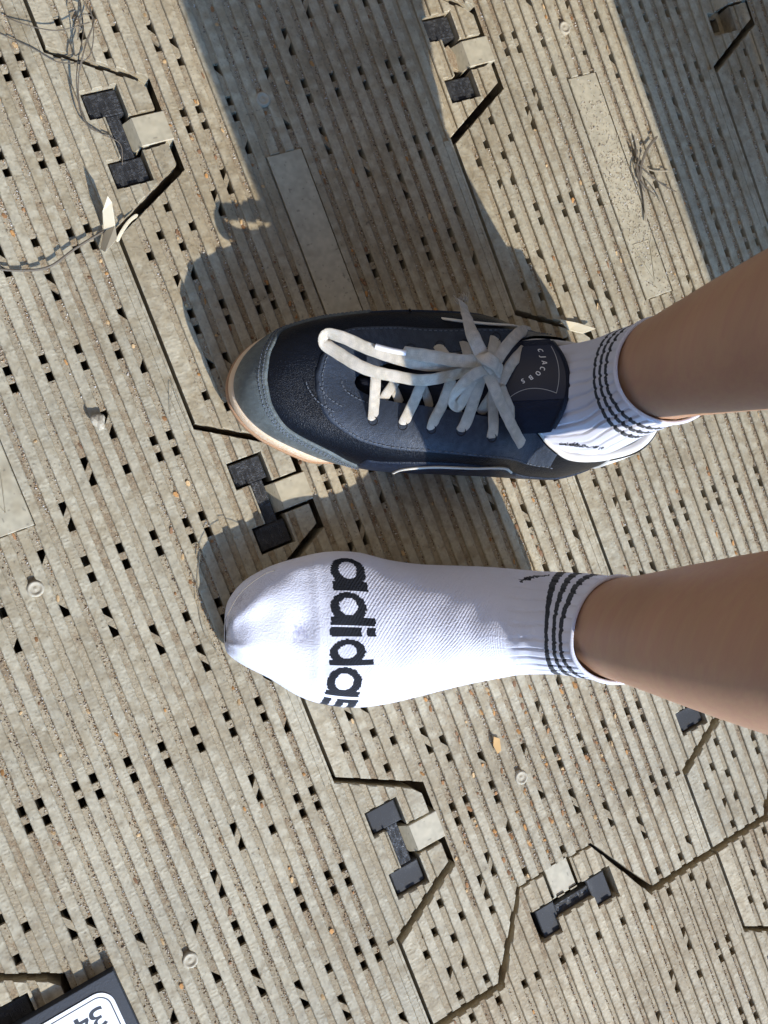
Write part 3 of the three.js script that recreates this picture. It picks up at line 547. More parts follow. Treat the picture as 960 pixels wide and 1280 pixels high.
// socks
function cuffEdge(parent, rows, o) { const P = []; for (let i = 0; i < 48; i++) P.push(ringPoint(rows, o, rows.length - 1, i / 48 * Math.PI * 2)); mesh('cuff_edge', tube(P, 0.0013, 120, 8, true), new THREE.MeshStandardMaterial({ color: lin(0.72, 0.70, 0.75), roughness: 0.95, bumpMap: weave, bumpScale: 0.0003 }), parent); }
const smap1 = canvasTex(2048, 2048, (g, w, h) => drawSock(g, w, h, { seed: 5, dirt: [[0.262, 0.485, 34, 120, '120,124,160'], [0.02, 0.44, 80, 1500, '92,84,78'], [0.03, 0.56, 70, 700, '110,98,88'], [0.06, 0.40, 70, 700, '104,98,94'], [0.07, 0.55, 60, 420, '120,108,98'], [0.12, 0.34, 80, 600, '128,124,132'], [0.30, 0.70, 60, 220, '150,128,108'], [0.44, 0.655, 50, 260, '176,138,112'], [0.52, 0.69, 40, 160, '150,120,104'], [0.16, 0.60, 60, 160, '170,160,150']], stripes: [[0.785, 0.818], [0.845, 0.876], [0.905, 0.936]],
  logo: (c, W, H, rand) => {
    const k = document.createElement('canvas'); k.width = W / 4; k.height = H / 4; const q = k.getContext('2d'); q.fillStyle = '#15161c';
    for (const [x0, cell] of [[0.326, ['a', 0.318, 0.414]], [0.319, ['d', 0.4185, 0.481]], [0.3175, ['i', 0.4845, 0.498]], [0.3165, ['d', 0.503, 0.5565]], [0.314, ['a', 0.561, 0.651]], [0.315, ['s', 0.664, 0.745]]]) wordmark(q, k.width, k.height, x0, 0.0615, 0.0755, [cell], rand);
    const im = q.getImageData(0, 0, k.width, k.height); for (let y = 0; y < k.height; y++) { const j = (hash(y >> 1, 3, 77) - 0.5) * 5; for (let x = 0; x < k.width; x++) if (im.data[(y * k.width + x) * 4 + 3] > 110) c.fillRect(x * 4 - 1 + j, y * 4 - 1, 6, 6); }
    for (let i = 0; i < 90; i++) { const q = rand(); c.fillRect((0.675 + 0.085 * q + (rand() - 0.5) * 0.012) * W, (0.352 - 0.055 * Math.sqrt(q) + (rand() - 0.5) * 0.010) * H, 8 + rand() * 12, 5 + rand() * 8); } } }));
const sock1 = mesh('sock', sockGeo(SOCKROWS, SOCK0, 150, (p, u, v) => {
  const topSide = smooth(0.22, 0.32, v) * smooth(0.80, 0.70, v), toes = smooth(0.30, 0.16, u) * smooth(0.02, 0.08, u);
  p.y += topSide * (0.0004 * toes * Math.cos((v - 0.40) * 44) + 0.0030 * Math.exp(-(((u - 0.14) / 0.07) ** 2) - ((v - 0.405) / 0.045) ** 2) + 0.0012 * Math.exp(-(((u - 0.13) / 0.05) ** 2) - ((v - 0.555) / 0.035) ** 2) + 0.0008 * smooth(0.012, 0, Math.abs(u - 0.295)) + 0.0016 * (vnoise(u * 26, v * 18, 43, 1e6) - 0.5) + 0.0005 * Math.sin(u * 80 + v * 30 + 3 * Math.sin(v * 17)) * smooth(0.46, 0.56, u) * smooth(0.80, 0.68, u) * smooth(0.38, 0.46, v));
  p.y -= 0.0026 * Math.exp(-(((u - 0.262) / 0.020) ** 2) - ((v - 0.485) / 0.022) ** 2); // dent between the toes
}), sockMat(smap1, knit(0.60, 30)), person);
cuffEdge(sock1, SOCKROWS, SOCK0); sock1.userData.label = 'white sports sock with a black wordmark across the toes';
const SOCKROWS2 = [[0.150, 0.060, 0.150, 0.024, 0.026, 0.022], [0.170, 0.080, 0.205, 0.024, 0.033, 0.030], [0.1825, 0.098, 0.245, 0.028, 0.0355, 0.0350], [0.1875, 0.113, 0.268, 0.045, 0.0362, 0.0360], [0.1890, 0.127, 0.2695, 0.070, 0.036, 0.0335], [0.1892, 0.138, 0.265, 0.100, 0.0355, 0.0302], [0.1893, 0.149, 0.263, 0.130, 0.0345, 0.0282], [0.1898, 0.159, 0.2620, 0.153, 0.0338, 0.0268]];
const smap2 = canvasTex(2048, 2048, (g, w, h) => drawSock(g, w, h, { seed: 9, stripes: [[0.70, 0.735], [0.775, 0.81], [0.85, 0.885]],
  logo: (c, W, H, rand) => { for (let i = 0; i < 90; i++) { const q = rand(); c.fillRect((0.30 + 0.20 * q + (rand() - 0.5) * 0.03) * W, (0.665 + 0.06 * q * q + (rand() - 0.5) * 0.012) * H, 16 + rand() * 22, 4 + rand() * 6); } } }));
const sock2 = mesh('sock', sockGeo(SOCKROWS2, SHOE0, 90), sockMat(smap2, knit(-1, 30)), person);
cuffEdge(sock2, SOCKROWS2, SHOE0); sock2.userData.label = 'white ribbed sock cuff rising from the navy shoe';

// ------------------------------------------------------------ navy leather sneaker
// row: foot line (s,t), top edge (s,t,y); runs heel, outer side, toe, inner side, heel
const SHOEROWS = [
  [0.279, -0.004, 0.281, -0.003, 0.090], [0.268, -0.034, 0.270, -0.020, 0.085], [0.235, -0.047, 0.232, -0.037, 0.068], [0.190, -0.0515, 0.190, -0.0375, 0.076], [0.150, -0.0545, 0.160, -0.030, 0.085],
  [0.118, -0.0565, 0.125, -0.0235, 0.077], [0.085, -0.0545, 0.097, -0.0195, 0.0695], [0.053, -0.0485, 0.079, -0.0135, 0.0640], [0.025, -0.0375, 0.0705, -0.009, 0.0615], [0.0085, -0.0235, 0.0685, -0.006, 0.0610],
  [0.0020, -0.007, 0.068, -0.0045, 0.0610], [0.0065, 0.0085, 0.0685, -0.003, 0.0610], [0.022, 0.0225, 0.0705, 0.0, 0.0615], [0.050, 0.0340, 0.079, 0.0045, 0.0640], [0.075, 0.0405, 0.094, 0.0080, 0.0690],
  [0.100, 0.0440, 0.112, 0.0103, 0.0740], [0.140, 0.0450, 0.143, 0.0155, 0.0820], [0.180, 0.0455, 0.174, 0.0195, 0.0840], [0.205, 0.0455, 0.195, 0.0325, 0.0765], [0.230, 0.0440, 0.214, 0.0400, 0.0715], [0.252, 0.0370, 0.242, 0.0385, 0.0730], [0.269, 0.0230, 0.266, 0.0280, 0.0800], [0.279, -0.004, 0.281, -0.003, 0.090]];
const SN = SHOEROWS.length - 1, SY0 = 0.0165;
function upper(x, e, off = 0) { // x: place along the rows, e: 0 at the sole, 1 at the top edge
  const f = (x, e) => {
    const r = cat(SHOEROWS, clamp(x, 0, SN)), H = r[4] - SY0, rear = smooth(0.15, 0.205, r[0]);
    const q = cat(SHOEROWS, clamp(x + 0.05, 0, SN)), p = cat(SHOEROWS, clamp(x - 0.05, 0, SN)); let ox = -(q[1] - p[1]), oy = q[0] - p[0]; const l = Math.hypot(ox, oy) || 1; ox /= l; oy /= l;
    const b = lerp(0.004, 0.004, rear) + 0.004 * smooth(13.2, 14.6, x) * (1 - smooth(18.5, 20, x)), spring = 0.009 * smooth(0.085, 0.0, r[0]);
    const P0 = [r[0], r[1], SY0 + spring], P1 = [r[0] + ox * b, r[1] + oy * b, SY0 + spring + H * lerp(0.95, 0.42, rear)], P3 = [r[2], r[3], r[4]], k = lerp(0.60, 0.10, rear), P2 = [lerp(r[2], r[0], k) + ox * b * rear, lerp(r[3], r[1], k) + oy * b * rear, r[4] - H * lerp(0.02, 0.35, rear)];
    const a = (1 - e) ** 3, c1 = 3 * e * (1 - e) ** 2, c2 = 3 * e * e * (1 - e), d = e ** 3;
    return fr(SHOE0, ...[0, 1].map((i) => a * P0[i] + c1 * P1[i] + c2 * P2[i] + d * P3[i]), a * P0[2] + c1 * P1[2] + c2 * P2[2] + d * P3[2]);
  };
  const p = f(x, e); if (!off) return p;
  return p.addScaledVector(upperN(f, x, e), off);
}
function upperN(f, x, e) {
  const h = 0.02, e0 = clamp(e - h, 0, 1), e1 = clamp(e + h, 0, 1), x0 = Math.max(0, x - h * 3), x1 = Math.min(SN, x + h * 3);
  const du = f(x1, e).sub(f(x0, e)), dv = f(x, e1).sub(f(x, e0)), n = du.cross(dv).normalize(); if (n.lengthSq() < 0.5) n.set(0, 1, 0);
  const c = fr(SHOE0, clamp(cat(SHOEROWS, x)[0], 0.06, 0.24), -0.004, 0.02); if (n.dot(f(x, e).sub(c)) < 0) n.negate(); return n;
}
const hitGrid = []; for (let i = 0; i <= 440; i++) for (let j = 0; j <= 60; j++) { const x = i / 440 * SN, e = j / 60, p = upper(x, e); hitGrid.push([x, e, ...toPx(p), p.distanceTo(CAM)]); }
function shoeHit(px, py) { let b = [1e9]; for (const g of hitGrid) { const d = (g[2] - px) ** 2 + (g[3] - py) ** 2 + g[4] * 30; if (d < b[0]) b = [d, g[0], g[1]]; } return [b[1], b[2]]; }
const curveOf = (pts) => { const h = pts.map((p) => shoeHit(...p)).sort((a, b) => a[0] - b[0]); return (x) => { if (x <= h[0][0]) return h[0][1]; for (let i = 1; i < h.length; i++) if (x <= h[i][0]) { const t = (x - h[i - 1][0]) / (h[i][0] - h[i - 1][0]), s = t * t * (3 - 2 * t) * 0.4 + t * 0.6; return lerp(h[i - 1][1], h[i][1], s); } return h[h.length - 1][1]; }; };
const soft = (f, w = 0.28) => (x) => { let t = 0; for (let i = -6; i <= 6; i++) t += f(x + i / 6 * w); return t / 13; };
function patchGeo(x0, x1, lo, hi, thick, nx = 160, ne = 26) { // a panel of leather lying on the upper, edges turned down
  return gridGeo(nx, ne, (u, v) => {
    const x = lerp(x0, x1, u), a = lo(x), b = hi(x), e = lerp(a, b, v), w = 0.016;
    const k = Math.min(1, (e - a) / w + (a <= 0.001 ? 1 : 0), (b - e) / w + (b >= 0.999 ? 1 : 0), (u) / 0.01 + (x0 <= 0 ? 1 : 0), (1 - u) / 0.01 + (x1 >= SN ? 1 : 0));
    return upper(x, clamp(e), lerp(-0.0003, thick, Math.sqrt(clamp(k))));
  }, false, (u, v) => [lerp(x0, x1, u) * 0.6, lerp(lo(lerp(x0, x1, u)), hi(lerp(x0, x1, u)), v) * 0.9]);
}
function leather(r, g, b, rough, wear, sd) {
  const map = tex(512, 512, (u, v) => { const a = vnoise(u * 5, v * 5, sd, 5), c = vnoise(u * 26, v * 26, sd + 1, 26), d = vnoise(u * 140, v * 140, sd + 2, 140), w = wear * smooth(0.40, 0.95, 0.8 * a + 0.2 * c), s = d > 0.9 ? 0.03 * wear : 0; const k = 0.93 + 0.14 * c; return [r * k + 0.16 * w + s, g * k + 0.15 * w + s, b * k + 0.13 * w + s]; }, true);
  const bump = tex(512, 512, (u, v) => grey(0.5 * vnoise(u * 90, v * 90, sd + 3, 90) + 0.3 * vnoise(u * 190, v * 190, sd + 4, 190) + 0.2 * vnoise(u * 14, v * 14, sd + 5, 14)));
  const m = new THREE.MeshPhysicalMaterial({ map: rep(map, 1), bumpMap: rep(bump, 1.4), bumpScale: 0.00035, roughness: rough, specularIntensity: 0.4 }); return m;
}
const matVamp = leather(0.045, 0.055, 0.08, 0.34, 0.08, 71), matBumper = leather(0.365, 0.385, 0.375, 0.5, 0.55, 81), matStay = leather(0.215, 0.24, 0.28, 0.42, 0.4, 91), matFox = leather(0.10, 0.125, 0.175, 0.42, 0.35, 101);
const matCream = new THREE.MeshStandardMaterial({ color: lin(0.72, 0.66, 0.54), roughness: 0.8 });
const matLining = new THREE.MeshStandardMaterial({ color: lin(0.66, 0.61, 0.53), bumpMap: weave, bumpScale: 0.0003, roughness: 0.85 });
const matDark = new THREE.MeshStandardMaterial({ color: lin(0.012, 0.013, 0.018), roughness: 0.8 });
const shoe = thing('sneaker', 'worn navy leather sneaker with white laces on one foot', 'sneaker', null, V(0, 0, 0));
const XT = SN / 2; // near the toe
{
  mesh('upper', gridGeo(300, 40, (u, v) => upper(u * SN, v), false, (u, v) => [u * SN * 0.5, v]), matVamp, shoe);
  mesh('lining', gridGeo(300, 16, (u, v) => { const x = u * SN, p = upper(x, 1 - v * 0.6, -0.0035 - 0.0015 * v); p.y += v < 0.01 ? 0.0005 : 0; return p; }), matLining, shoe);
  // rolled rim along the collar and throat
  const rimP = []; for (let i = 0; i <= 90; i++) { const x = i / 90 * SN, p = upper(x, 1, -0.0015); rimP.push(p); }
  // padded collar roll, thick round the heel and thin towards the throat
  const rollX = (u) => { const x = 17.0 + u * (SN - 17.0 + 3.6); return x > SN ? x - SN : x; }, rollR = (u) => lerp(0.0010, 0.0030, smooth(0, 0.28, u) * smooth(1, 0.72, u));
  mesh('collar_roll', gridGeo(150, 12, (u, v) => {
    const x = rollX(u), r = rollR(u), rim = upper(x, 1), inn = fr(SHOE0, clamp(cat(SHOEROWS, x)[2], 0.20, 0.245), -0.002, rim.y).sub(rim).normalize(), c = rim.clone().addScaledVector(inn, r * 0.9).add(V(0, -r * 0.25, 0)), a = v * Math.PI * 2;
    return c.addScaledVector(inn, Math.cos(a) * r).add(V(0, Math.sin(a) * r, 0));
  }), matLining, shoe);
  const bump = soft(curveOf([[470, 388], [430, 392], [395, 396], [361, 405], [346, 427], [335.5, 459], [337, 486], [345, 513.5], [369, 540.6], [392, 554], [415, 565], [440, 578], [452, 583]]));
  const bl = shoeHit(470, 390)[0], br = shoeHit(452, 582)[0];
  mesh('toe_bumper', patchGeo(bl, br, () => 0, bump, 0.0015, 200, 60), matBumper, shoe);
  const stay = soft(curveOf([[700, 420], [640, 414], [590, 411], [540, 411], [480, 409], [432, 411], [417, 422], [407, 438], [398, 458], [396, 478], [398, 496], [402, 511], [410, 525], [421, 535], [448, 551], [483, 560], [540, 566], [600, 571], [650, 578], [690, 584]]));
  const sl = shoeHit(690, 419)[0], sr = shoeHit(688, 583)[0];
  mesh('eyestay', patchGeo(sl, sr, stay, () => 1, 0.0019, 260, 60), matStay, shoe);
  // side foxing between bumper and heel, both sides
  const fox = (x) => 0.34 + 0.05 * Math.sin(x * 1.7);
  mesh('side_panel', patchGeo(1.4, bl + 0.15, () => 0, fox, 0.0009, 90), matFox, shoe);
  mesh('side_panel', patchGeo(br - 0.15, SN - 2.1, () => 0, fox, 0.0009, 90), matFox, shoe);
  // pale heel panel
  const heelA = patchGeo(SN - 2.05, SN, () => 0.0, () => 1, 0.0012, 60), heelB = patchGeo(0, 1.3, () => 0, () => 1, 0.0012, 40);
  mesh('heel_panel', mergeGeometries([heelA, heelB]), new THREE.MeshStandardMaterial({ color: lin(0.70, 0.66, 0.58), roughness: 0.6 }), shoe);
  // stitching
  const dash = new THREE.CapsuleGeometry(0.00042, 0.0012, 2, 5); dash.rotateZ(Math.PI / 2);
  const matThread = new THREE.MeshStandardMaterial({ color: lin(0.10, 0.11, 0.125), roughness: 0.8 });
  function stitches(x0, x1, f, off) {
    const gs = [], pts = []; for (let i = 0; i <= 500; i++) { const x = lerp(x0, x1, i / 500); pts.push(upper(x, clamp(f(x)), off)); }
    let acc = 0; for (let i = 1; i < pts.length; i++) { acc += pts[i].distanceTo(pts[i - 1]); if (acc > 0.0026) { acc = 0; const d = pts[i].clone().sub(pts[i - 1]).normalize(), m = new THREE.Matrix4().makeRotationFromQuaternion(new THREE.Quaternion().setFromUnitVectors(V(1, 0, 0), d)).setPosition(pts[i]); gs.push(dash.clone().applyMatrix4(m)); } }
    return mergeGeometries(gs);
  }
  for (const g of [stitches(bl, br, (x) => bump(x) - 0.04, 0.0017), stitches(bl, br, (x) => bump(x) - 0.075, 0.0017), stitches(sl, sr, (x) => stay(x) + 0.04, 0.0021), stitches(XT - 1.6, XT + 2.1, () => 0.93, 0.0021), stitches(XT - 0.9, XT + 1.5, () => 0.80, 0.0021), stitches(XT - 0.9, XT + 1.5, () => 0.72, 0.0021)]) mesh('stitching', g, matThread, shoe).userData.kind = 'stuff';
  // pale piping framing a dark strip on each side
  for (const pts of [[[491, 588], [503, 583], [540, 582], [590, 582], [630, 583], [638, 588]], [[512, 390], [518, 396], [560, 401], [600, 406], [635, 409], [656, 404]]]) {
    const P = pts.map((p) => { const [x, e] = shoeHit(...p); return upper(x, e, 0.0016); });
    mesh('piping', tube(P, 0.0009, 60, 6), matCream, shoe);
  }
  // sole: rubber outsole and pale sidewall
  const ring = (O, y) => (u) => { let o; const r = cat(SHOEROWS, u * SN), q = cat(SHOEROWS, clamp(u * SN + 0.05, 0, SN)), p = cat(SHOEROWS, clamp(u * SN - 0.05, 0, SN)); let ox = -(q[1] - p[1]), oy = q[0] - p[0]; o = O - 0.0075 * smooth(13, 14.5, u * SN) * (1 - smooth(20, 21, u * SN)); const l = Math.hypot(ox, oy) || 1, sp = 0.009 * smooth(0.085, 0, r[0]); return fr(SHOE0, r[0] + ox / l * o, r[1] + oy / l * o, y + sp); };
  const band = (list) => { const R = list.map(([o, y]) => ring(o, y)); return gridGeo(240, R.length - 1, (u, v) => R[Math.round(v * (R.length - 1))](u)); };
  const matGum = new THREE.MeshStandardMaterial({ color: lin(0.42, 0.235, 0.12), roughness: 0.7, bumpMap: rep(ribBump, 6), bumpScale: 0.0002 });
  const matMid = new THREE.MeshStandardMaterial({ color: lin(0.76, 0.56, 0.36), roughness: 0.65, bumpMap: rep(ribBump, 6), bumpScale: 0.0002 });
  mesh('midsole', band([[0.0016, 0.0055], [0.0030, 0.0065], [0.0036, 0.010], [0.0032, 0.0145], [0.0018, 0.0172], [-0.002, 0.0182]]), matMid, shoe);
  mesh('outsole', band([[-0.03, 0.0006], [-0.004, 0.0002], [0.0022, 0.0004], [0.0040, 0.002], [0.0042, 0.0045], [0.0034, 0.0058], [0.0, 0.006]]), matGum, shoe);
  mesh('insole', gridGeo(120, 8, (u, v) => { const a = upper(u * SN, 0.0), c = fr(SHOE0, clamp(cat(SHOEROWS, u * SN)[0], 0.03, 0.25), -0.004, 0.02); return a.lerp(c, v).setY(0.021); }), new THREE.MeshStandardMaterial({ color: lin(0.32, 0.27, 0.21), roughness: 0.9 }), shoe);
  // eyelets
  const EYE = [[466, 527], [503, 532], [539, 536], [577, 540], [613, 547], [548, 433], [581, 431], [619, 423], [662, 416], [512, 436]];
  for (const p of EYE) { const [x, e] = shoeHit(...p), c = upper(x, e, 0.0022), n = c.clone().sub(upper(x, e, 0)).normalize(); const g = new THREE.LatheGeometry([[0, -0.0012], [0.0019, -0.0010], [0.0024, -0.0002], [0.0028, 0.0001], [0.0031, -0.0002]].reverse().map((q) => new THREE.Vector2(...q)), 20); g.rotateX(Math.PI / 2); const m = mesh('eyelet', g, matDark, shoe); m.quaternion.setFromUnitVectors(V(0, 0, 1), n); m.position.copy(c); }
  // tongue
  const tongueP = (u, v) => { const s = lerp(0.070, 0.1835, u), y = 0.0575 + 0.030 * u + 0.026 * u * u * u, w = lerp(0.008, 0.029, smooth(0, 0.8, u)), c = lerp(-0.005, -0.003, u), k = v * 2 - 1; return fr(SHOE0, s + 0.004 * u * (1 - k * k), c + k * w, y - 0.012 * k * k * lerp(0.5, 1.3, u)); };
  const top = gridGeo(60, 30, tongueP), bot = gridGeo(60, 30, (u, v) => tongueP(u, 1 - v).add(V(0, -0.0045 * Math.sqrt(Math.max(0, (1 - u) * 60 > 1 ? 1 : (1 - u) * 60)), 0)));
  const tongue = mesh('tongue', mergeGeometries([top, bot]), leather(0.095, 0.11, 0.165, 0.35, 0.1, 111), shoe);
  const roll = []; for (let i = 1; i <= 19; i++) roll.push(tongueP(1, i / 20).add(V(0, -0.0022, 0))); mesh('tongue_edge', tube(roll, 0.0023, 60, 8), tongue.material, tongue);
  const labelTex = canvasTex(1024, 1024, (g, w, h) => {
    g.fillStyle = '#14182a'; g.fillRect(0, 0, w, h); g.strokeStyle = '#b9b6b0'; g.lineWidth = 8; g.beginPath(); g.moveTo(w * 0.96, h * 0.03); g.lineTo(w * 0.86, h * 0.90); g.quadraticCurveTo(w * 0.35, h * 0.66, w * 0.03, h * 0.98); g.stroke();
    g.fillStyle = '#dedbd5'; g.font = 'bold 118px sans-serif'; g.textAlign = 'center'; g.textBaseline = 'middle';
    for (const [c, x, y, d] of [['C', 0.74, 0.10, 88], ['J', 0.73, 0.235, 92], ['A', 0.71, 0.345, 98], ['C', 0.65, 0.45, 112], ['O', 0.56, 0.535, 130], ['B', 0.43, 0.605, 146], ['S', 0.29, 0.66, 155]]) { g.save(); g.translate(w * x, h * y); g.rotate(d * Math.PI / 180); g.fillText(c, 0, 0); g.restore(); }
  });
  mesh('tongue_label', gridGeo(24, 24, (u, v) => tongueP(lerp(0.74, 0.985, u), lerp(0.08, 0.68, v)).add(V(0, 0.0012, 0)), false, (u, v) => [u, v]), new THREE.MeshStandardMaterial({ map: labelTex, roughness: 0.5 }), tongue);
}
// laces: flat cotton braid
const laceBump = tex(256, 256, (u, v) => { const a = Math.sin((u * 14 + v * 8) * 6.283), b = Math.sin((u * 14 - v * 8) * 6.283); return grey(0.5 + 0.25 * Math.max(a, b) + 0.15 * vnoise(u * 60, v * 60, 121, 60)); });
const laceMap = tex(512, 512, (u, v) => { const k = 0.9 + 0.1 * vnoise(u * 9, v * 9, 122, 9) + 0.08 * (vnoise(u * 90, v * 90, 123, 90) - 0.5), d = 0.04 * smooth(0.5, 0.8, vnoise(u * 5, v * 5, 124, 5)); return [0.85 * k - d, 0.805 * k - d, 0.73 * k - d * 1.2]; }, true);
const matLace = new THREE.MeshStandardMaterial({ map: laceMap, bumpMap: rep(laceBump, 2), bumpScale: 0.0004, roughness: 0.95 });
function ribbon(pts, width, thick, ups, n = 40, closed = false) {
  const cv = new THREE.CatmullRomCurve3(pts, closed, 'centripetal'), len = cv.getLength(), sec = [];
  for (let k = 0; k < 14; k++) { const a = k / 14 * Math.PI * 2, c = Math.cos(a), s = Math.sin(a); sec.push([Math.sign(c) * Math.pow(Math.abs(c), 0.6) * width / 2, Math.sign(s) * Math.pow(Math.abs(s), 0.75) * thick / 2]); }
  return mergeGeometries([gridGeo(n, 14, (u, v) => {
    const p = cv.getPointAt(u), t = cv.getTangentAt(u), up = typeof ups === 'function' ? ups(u) : ups, side = t.clone().cross(up).normalize(), nn = side.clone().cross(t).normalize();
    const end = closed ? 1 : Math.min(1, Math.sqrt(Math.min(u, 1 - u) * len / 0.0012 + 0.15)), q = sec[Math.round(v * 14) % 14], wob = 1 + 0.02 * Math.sin(u * len * 700);
    return p.addScaledVector(side, q[0] * end * wob).addScaledVector(nn, q[1] * end);
  }, false, (u, v) => [u * len * 45, v])]);
}
const z3 = (x, y, h) => at(440 + x / 3.69, 360 + y / 3.69, h), z2 = (x, y, h) => at(280 + x / 3.692, 370 + y / 3.692, h), UPY = V(0, 1, 0), UPM = V(-0.1, 1, 0.35).normalize();
const zs = (x, y, off = 0.0014) => { const [a, e] = shoeHit(440 + x / 3.69, 360 + y / 3.69); return upper(a, e, off); };
const lace = (pts, w = 0.0068, up = UPY, th = 0.0011) => mesh('lace', ribbon(pts, w, th, up, 44), matLace, shoe);
// under-crossings
lace([z3(205, 425, 0.070), z3(175, 465, 0.0695), z3(135, 525, 0.066)], 0.006); lace([z3(180, 440, 0.0685), z3(205, 490, 0.0680), z3(222, 535, 0.066)], 0.006);
lace([z3(320, 440, 0.0740), z3(345, 500, 0.0720), z3(360, 555, 0.069)], 0.006); lace([z3(560, 470, 0.0820), z3(595, 540, 0.0790), z3(618, 592, 0.076)], 0.006); lace([z3(470, 440, 0.079), z3(490, 520, 0.076), z3(505, 580, 0.073)], 0.006);
// outer crossings to the inner row of eyelets
lace([z3(112, 370, 0.0760), z3(106, 480, 0.0725), zs(100, 575, 0.0028), zs(97, 618)]);
lace([z3(335, 405, 0.0830), z3(290, 515, 0.0770), zs(250, 600, 0.0028), zs(230, 638)]);
lace([z3(460, 415, 0.0880), z3(415, 540, 0.0800), zs(380, 612, 0.0028), zs(360, 655)]);
lace([z3(600, 400, 0.0980), z3(555, 540, 0.0880), zs(522, 622, 0.0028), zs(502, 670)], 0.0075);
lace([z3(665, 390, 0.0960), z3(650, 520, 0.0900), zs(640, 640, 0.0028), zs(638, 692)], 0.0072);
// outer row of eyelets
lace([zs(395, 262), z3(430, 310, 0.0800), z3(480, 380, 0.0840)]); lace([zs(512, 250), z3(540, 320, 0.0880), z3(570, 370, 0.0920)]);
lace([zs(664, 225), z3(652, 280, 0.0890), z3(640, 350, 0.0960)], 0.0078);
lace([zs(828, 208), z3(770, 208, 0.0900), z3(715, 265, 0.0960), z3(660, 345, 0.1010)], 0.0075);
lace([z3(800, 278, 0.0900), z3(735, 350, 0.0945), z3(690, 430, 0.0935), z3(630, 520, 0.0880), z3(590, 580, 0.0800)], 0.0068);
lace([z3(690, 450, 0.0945), z3(730, 545, 0.0915), z3(772, 618, 0.0860)], 0.0050);
// bow: the long flat loop towards the toe
const loopUp = (u) => V(-0.05, lerp(0.72, 0.9, Math.abs(u * 2 - 1)), 0.62).normalize();
mesh('lace', ribbon([z3(610, 360, 0.1020), z2(930, 388, 0.0980), z2(800, 372, 0.0900), z2(660, 338, 0.0840), z2(540, 272, 0.0780), z2(462, 212, 0.0745), z2(470, 176, 0.0770), z2(540, 188, 0.0820), z2(660, 240, 0.0880), z2(800, 288, 0.0940), z2(930, 318, 0.0990), z3(610, 345, 0.1060)], 0.0078, 0.0014, loopUp, 150), matLace, shoe);
// free tails
lace([z3(610, 335, 0.1090), z3(500, 335, 0.1100), z3(380, 318, 0.1040), z3(290, 305, 0.1000), z3(232, 298, 0.0970)], 0.0078, V(0, 1, 0.3).normalize());
mesh('aglet', tube([z3(250, 300, 0.0982), z3(180, 287, 0.0955), z3(108, 268, 0.0925)], 0.0017, 20, 8), new THREE.MeshPhysicalMaterial({ color: lin(0.82, 0.82, 0.84), roughness: 0.25 }), shoe);
lace([z3(625, 345, 0.1080), z3(590, 290, 0.1130), z3(555, 210, 0.1130), z3(530, 130, 0.1040), z3(508, 62, 0.0900)], 0.0086, UPM);
{ // frayed end of the upright tail
  const e = z3(508, 62, 0.0900), gs = []; for (let i = 0; i < 22; i++) { const a = e.clone().add(V(rr(-0.0035, 0.0035), rr(-0.0008, 0.0008), rr(-0.001, 0.002))), b = a.clone().add(V(rr(-0.003, 0.003), rr(-0.002, 0.002), rr(-0.006, -0.002))); gs.push(tube([a, a.clone().lerp(b, 0.5).add(V(rr(-0.001, 0.001), 0.001, 0)), b], 0.00018, 6, 4)); }
  const m = mesh('fray', mergeGeometries(gs), matLace, shoe); m.userData.kind = 'stuff';
}
lace([z3(620, 380, 0.1080), z3(660, 470, 0.1060), z3(710, 580, 0.0990), z3(750, 660, 0.0930), z3(788, 728, 0.0860)], 0.0078);
// short second loop
mesh('lace', ribbon([z3(625, 370, 0.1080), z3(560, 400, 0.1130), z3(500, 455, 0.1130), z3(462, 520, 0.1050), z3(490, 545, 0.1010), z3(525, 490, 0.1050), z3(560, 420, 0.1070), z3(620, 375, 0.1050)], 0.0072, 0.0014, V(0.2, 1, 0.2).normalize(), 90), matLace, shoe);
// knot
lace([z3(575, 300, 0.1060), z3(610, 318, 0.1145), z3(655, 345, 0.1150), z3(688, 388, 0.1060)], 0.0085, UPY, 0.0020);
lace([z3(560, 350, 0.1080), z3(610, 335, 0.1110), z3(660, 380, 0.1090)], 0.0090, UPY, 0.0022);

// ------------------------------------------------------------ bench the person sits on (outside the frame; its shadow falls across the far panels)
{
  const wood = tex(512, 512, (u, v) => { const g = vnoise(u * 6, v * 90, 131, 1e6), k = 0.8 + 0.3 * g + 0.1 * vnoise(u * 60, v * 300, 132, 1e6); return [0.50 * k, 0.40 * k, 0.29 * k]; }, true);
  const m = new THREE.MeshStandardMaterial({ map: rep(wood, 2), roughness: 0.8 });
  const b = thing('bench', 'plain wooden plank bench under the seated person', 'bench');
  for (let i = 0; i < 3; i++) mesh('plank', bevelBox(0.25 + i * 0.122, 0.25 + i * 0.122 + 0.116, -0.60, 0.32, 0.505, 0.003, 0.04), m, b);
  for (const z of [-0.52, 0.22]) { mesh('rail', bevelBox(0.29, 0.61, z, z + 0.04, 0.464, 0.002, 0.05), m, b); for (const x of [0.34, 0.57]) mesh('leg', bevelBox(x, x + 0.045, z - 0.003, z + 0.043, 0.413, 0.002, 0.4128), m, b); }
}
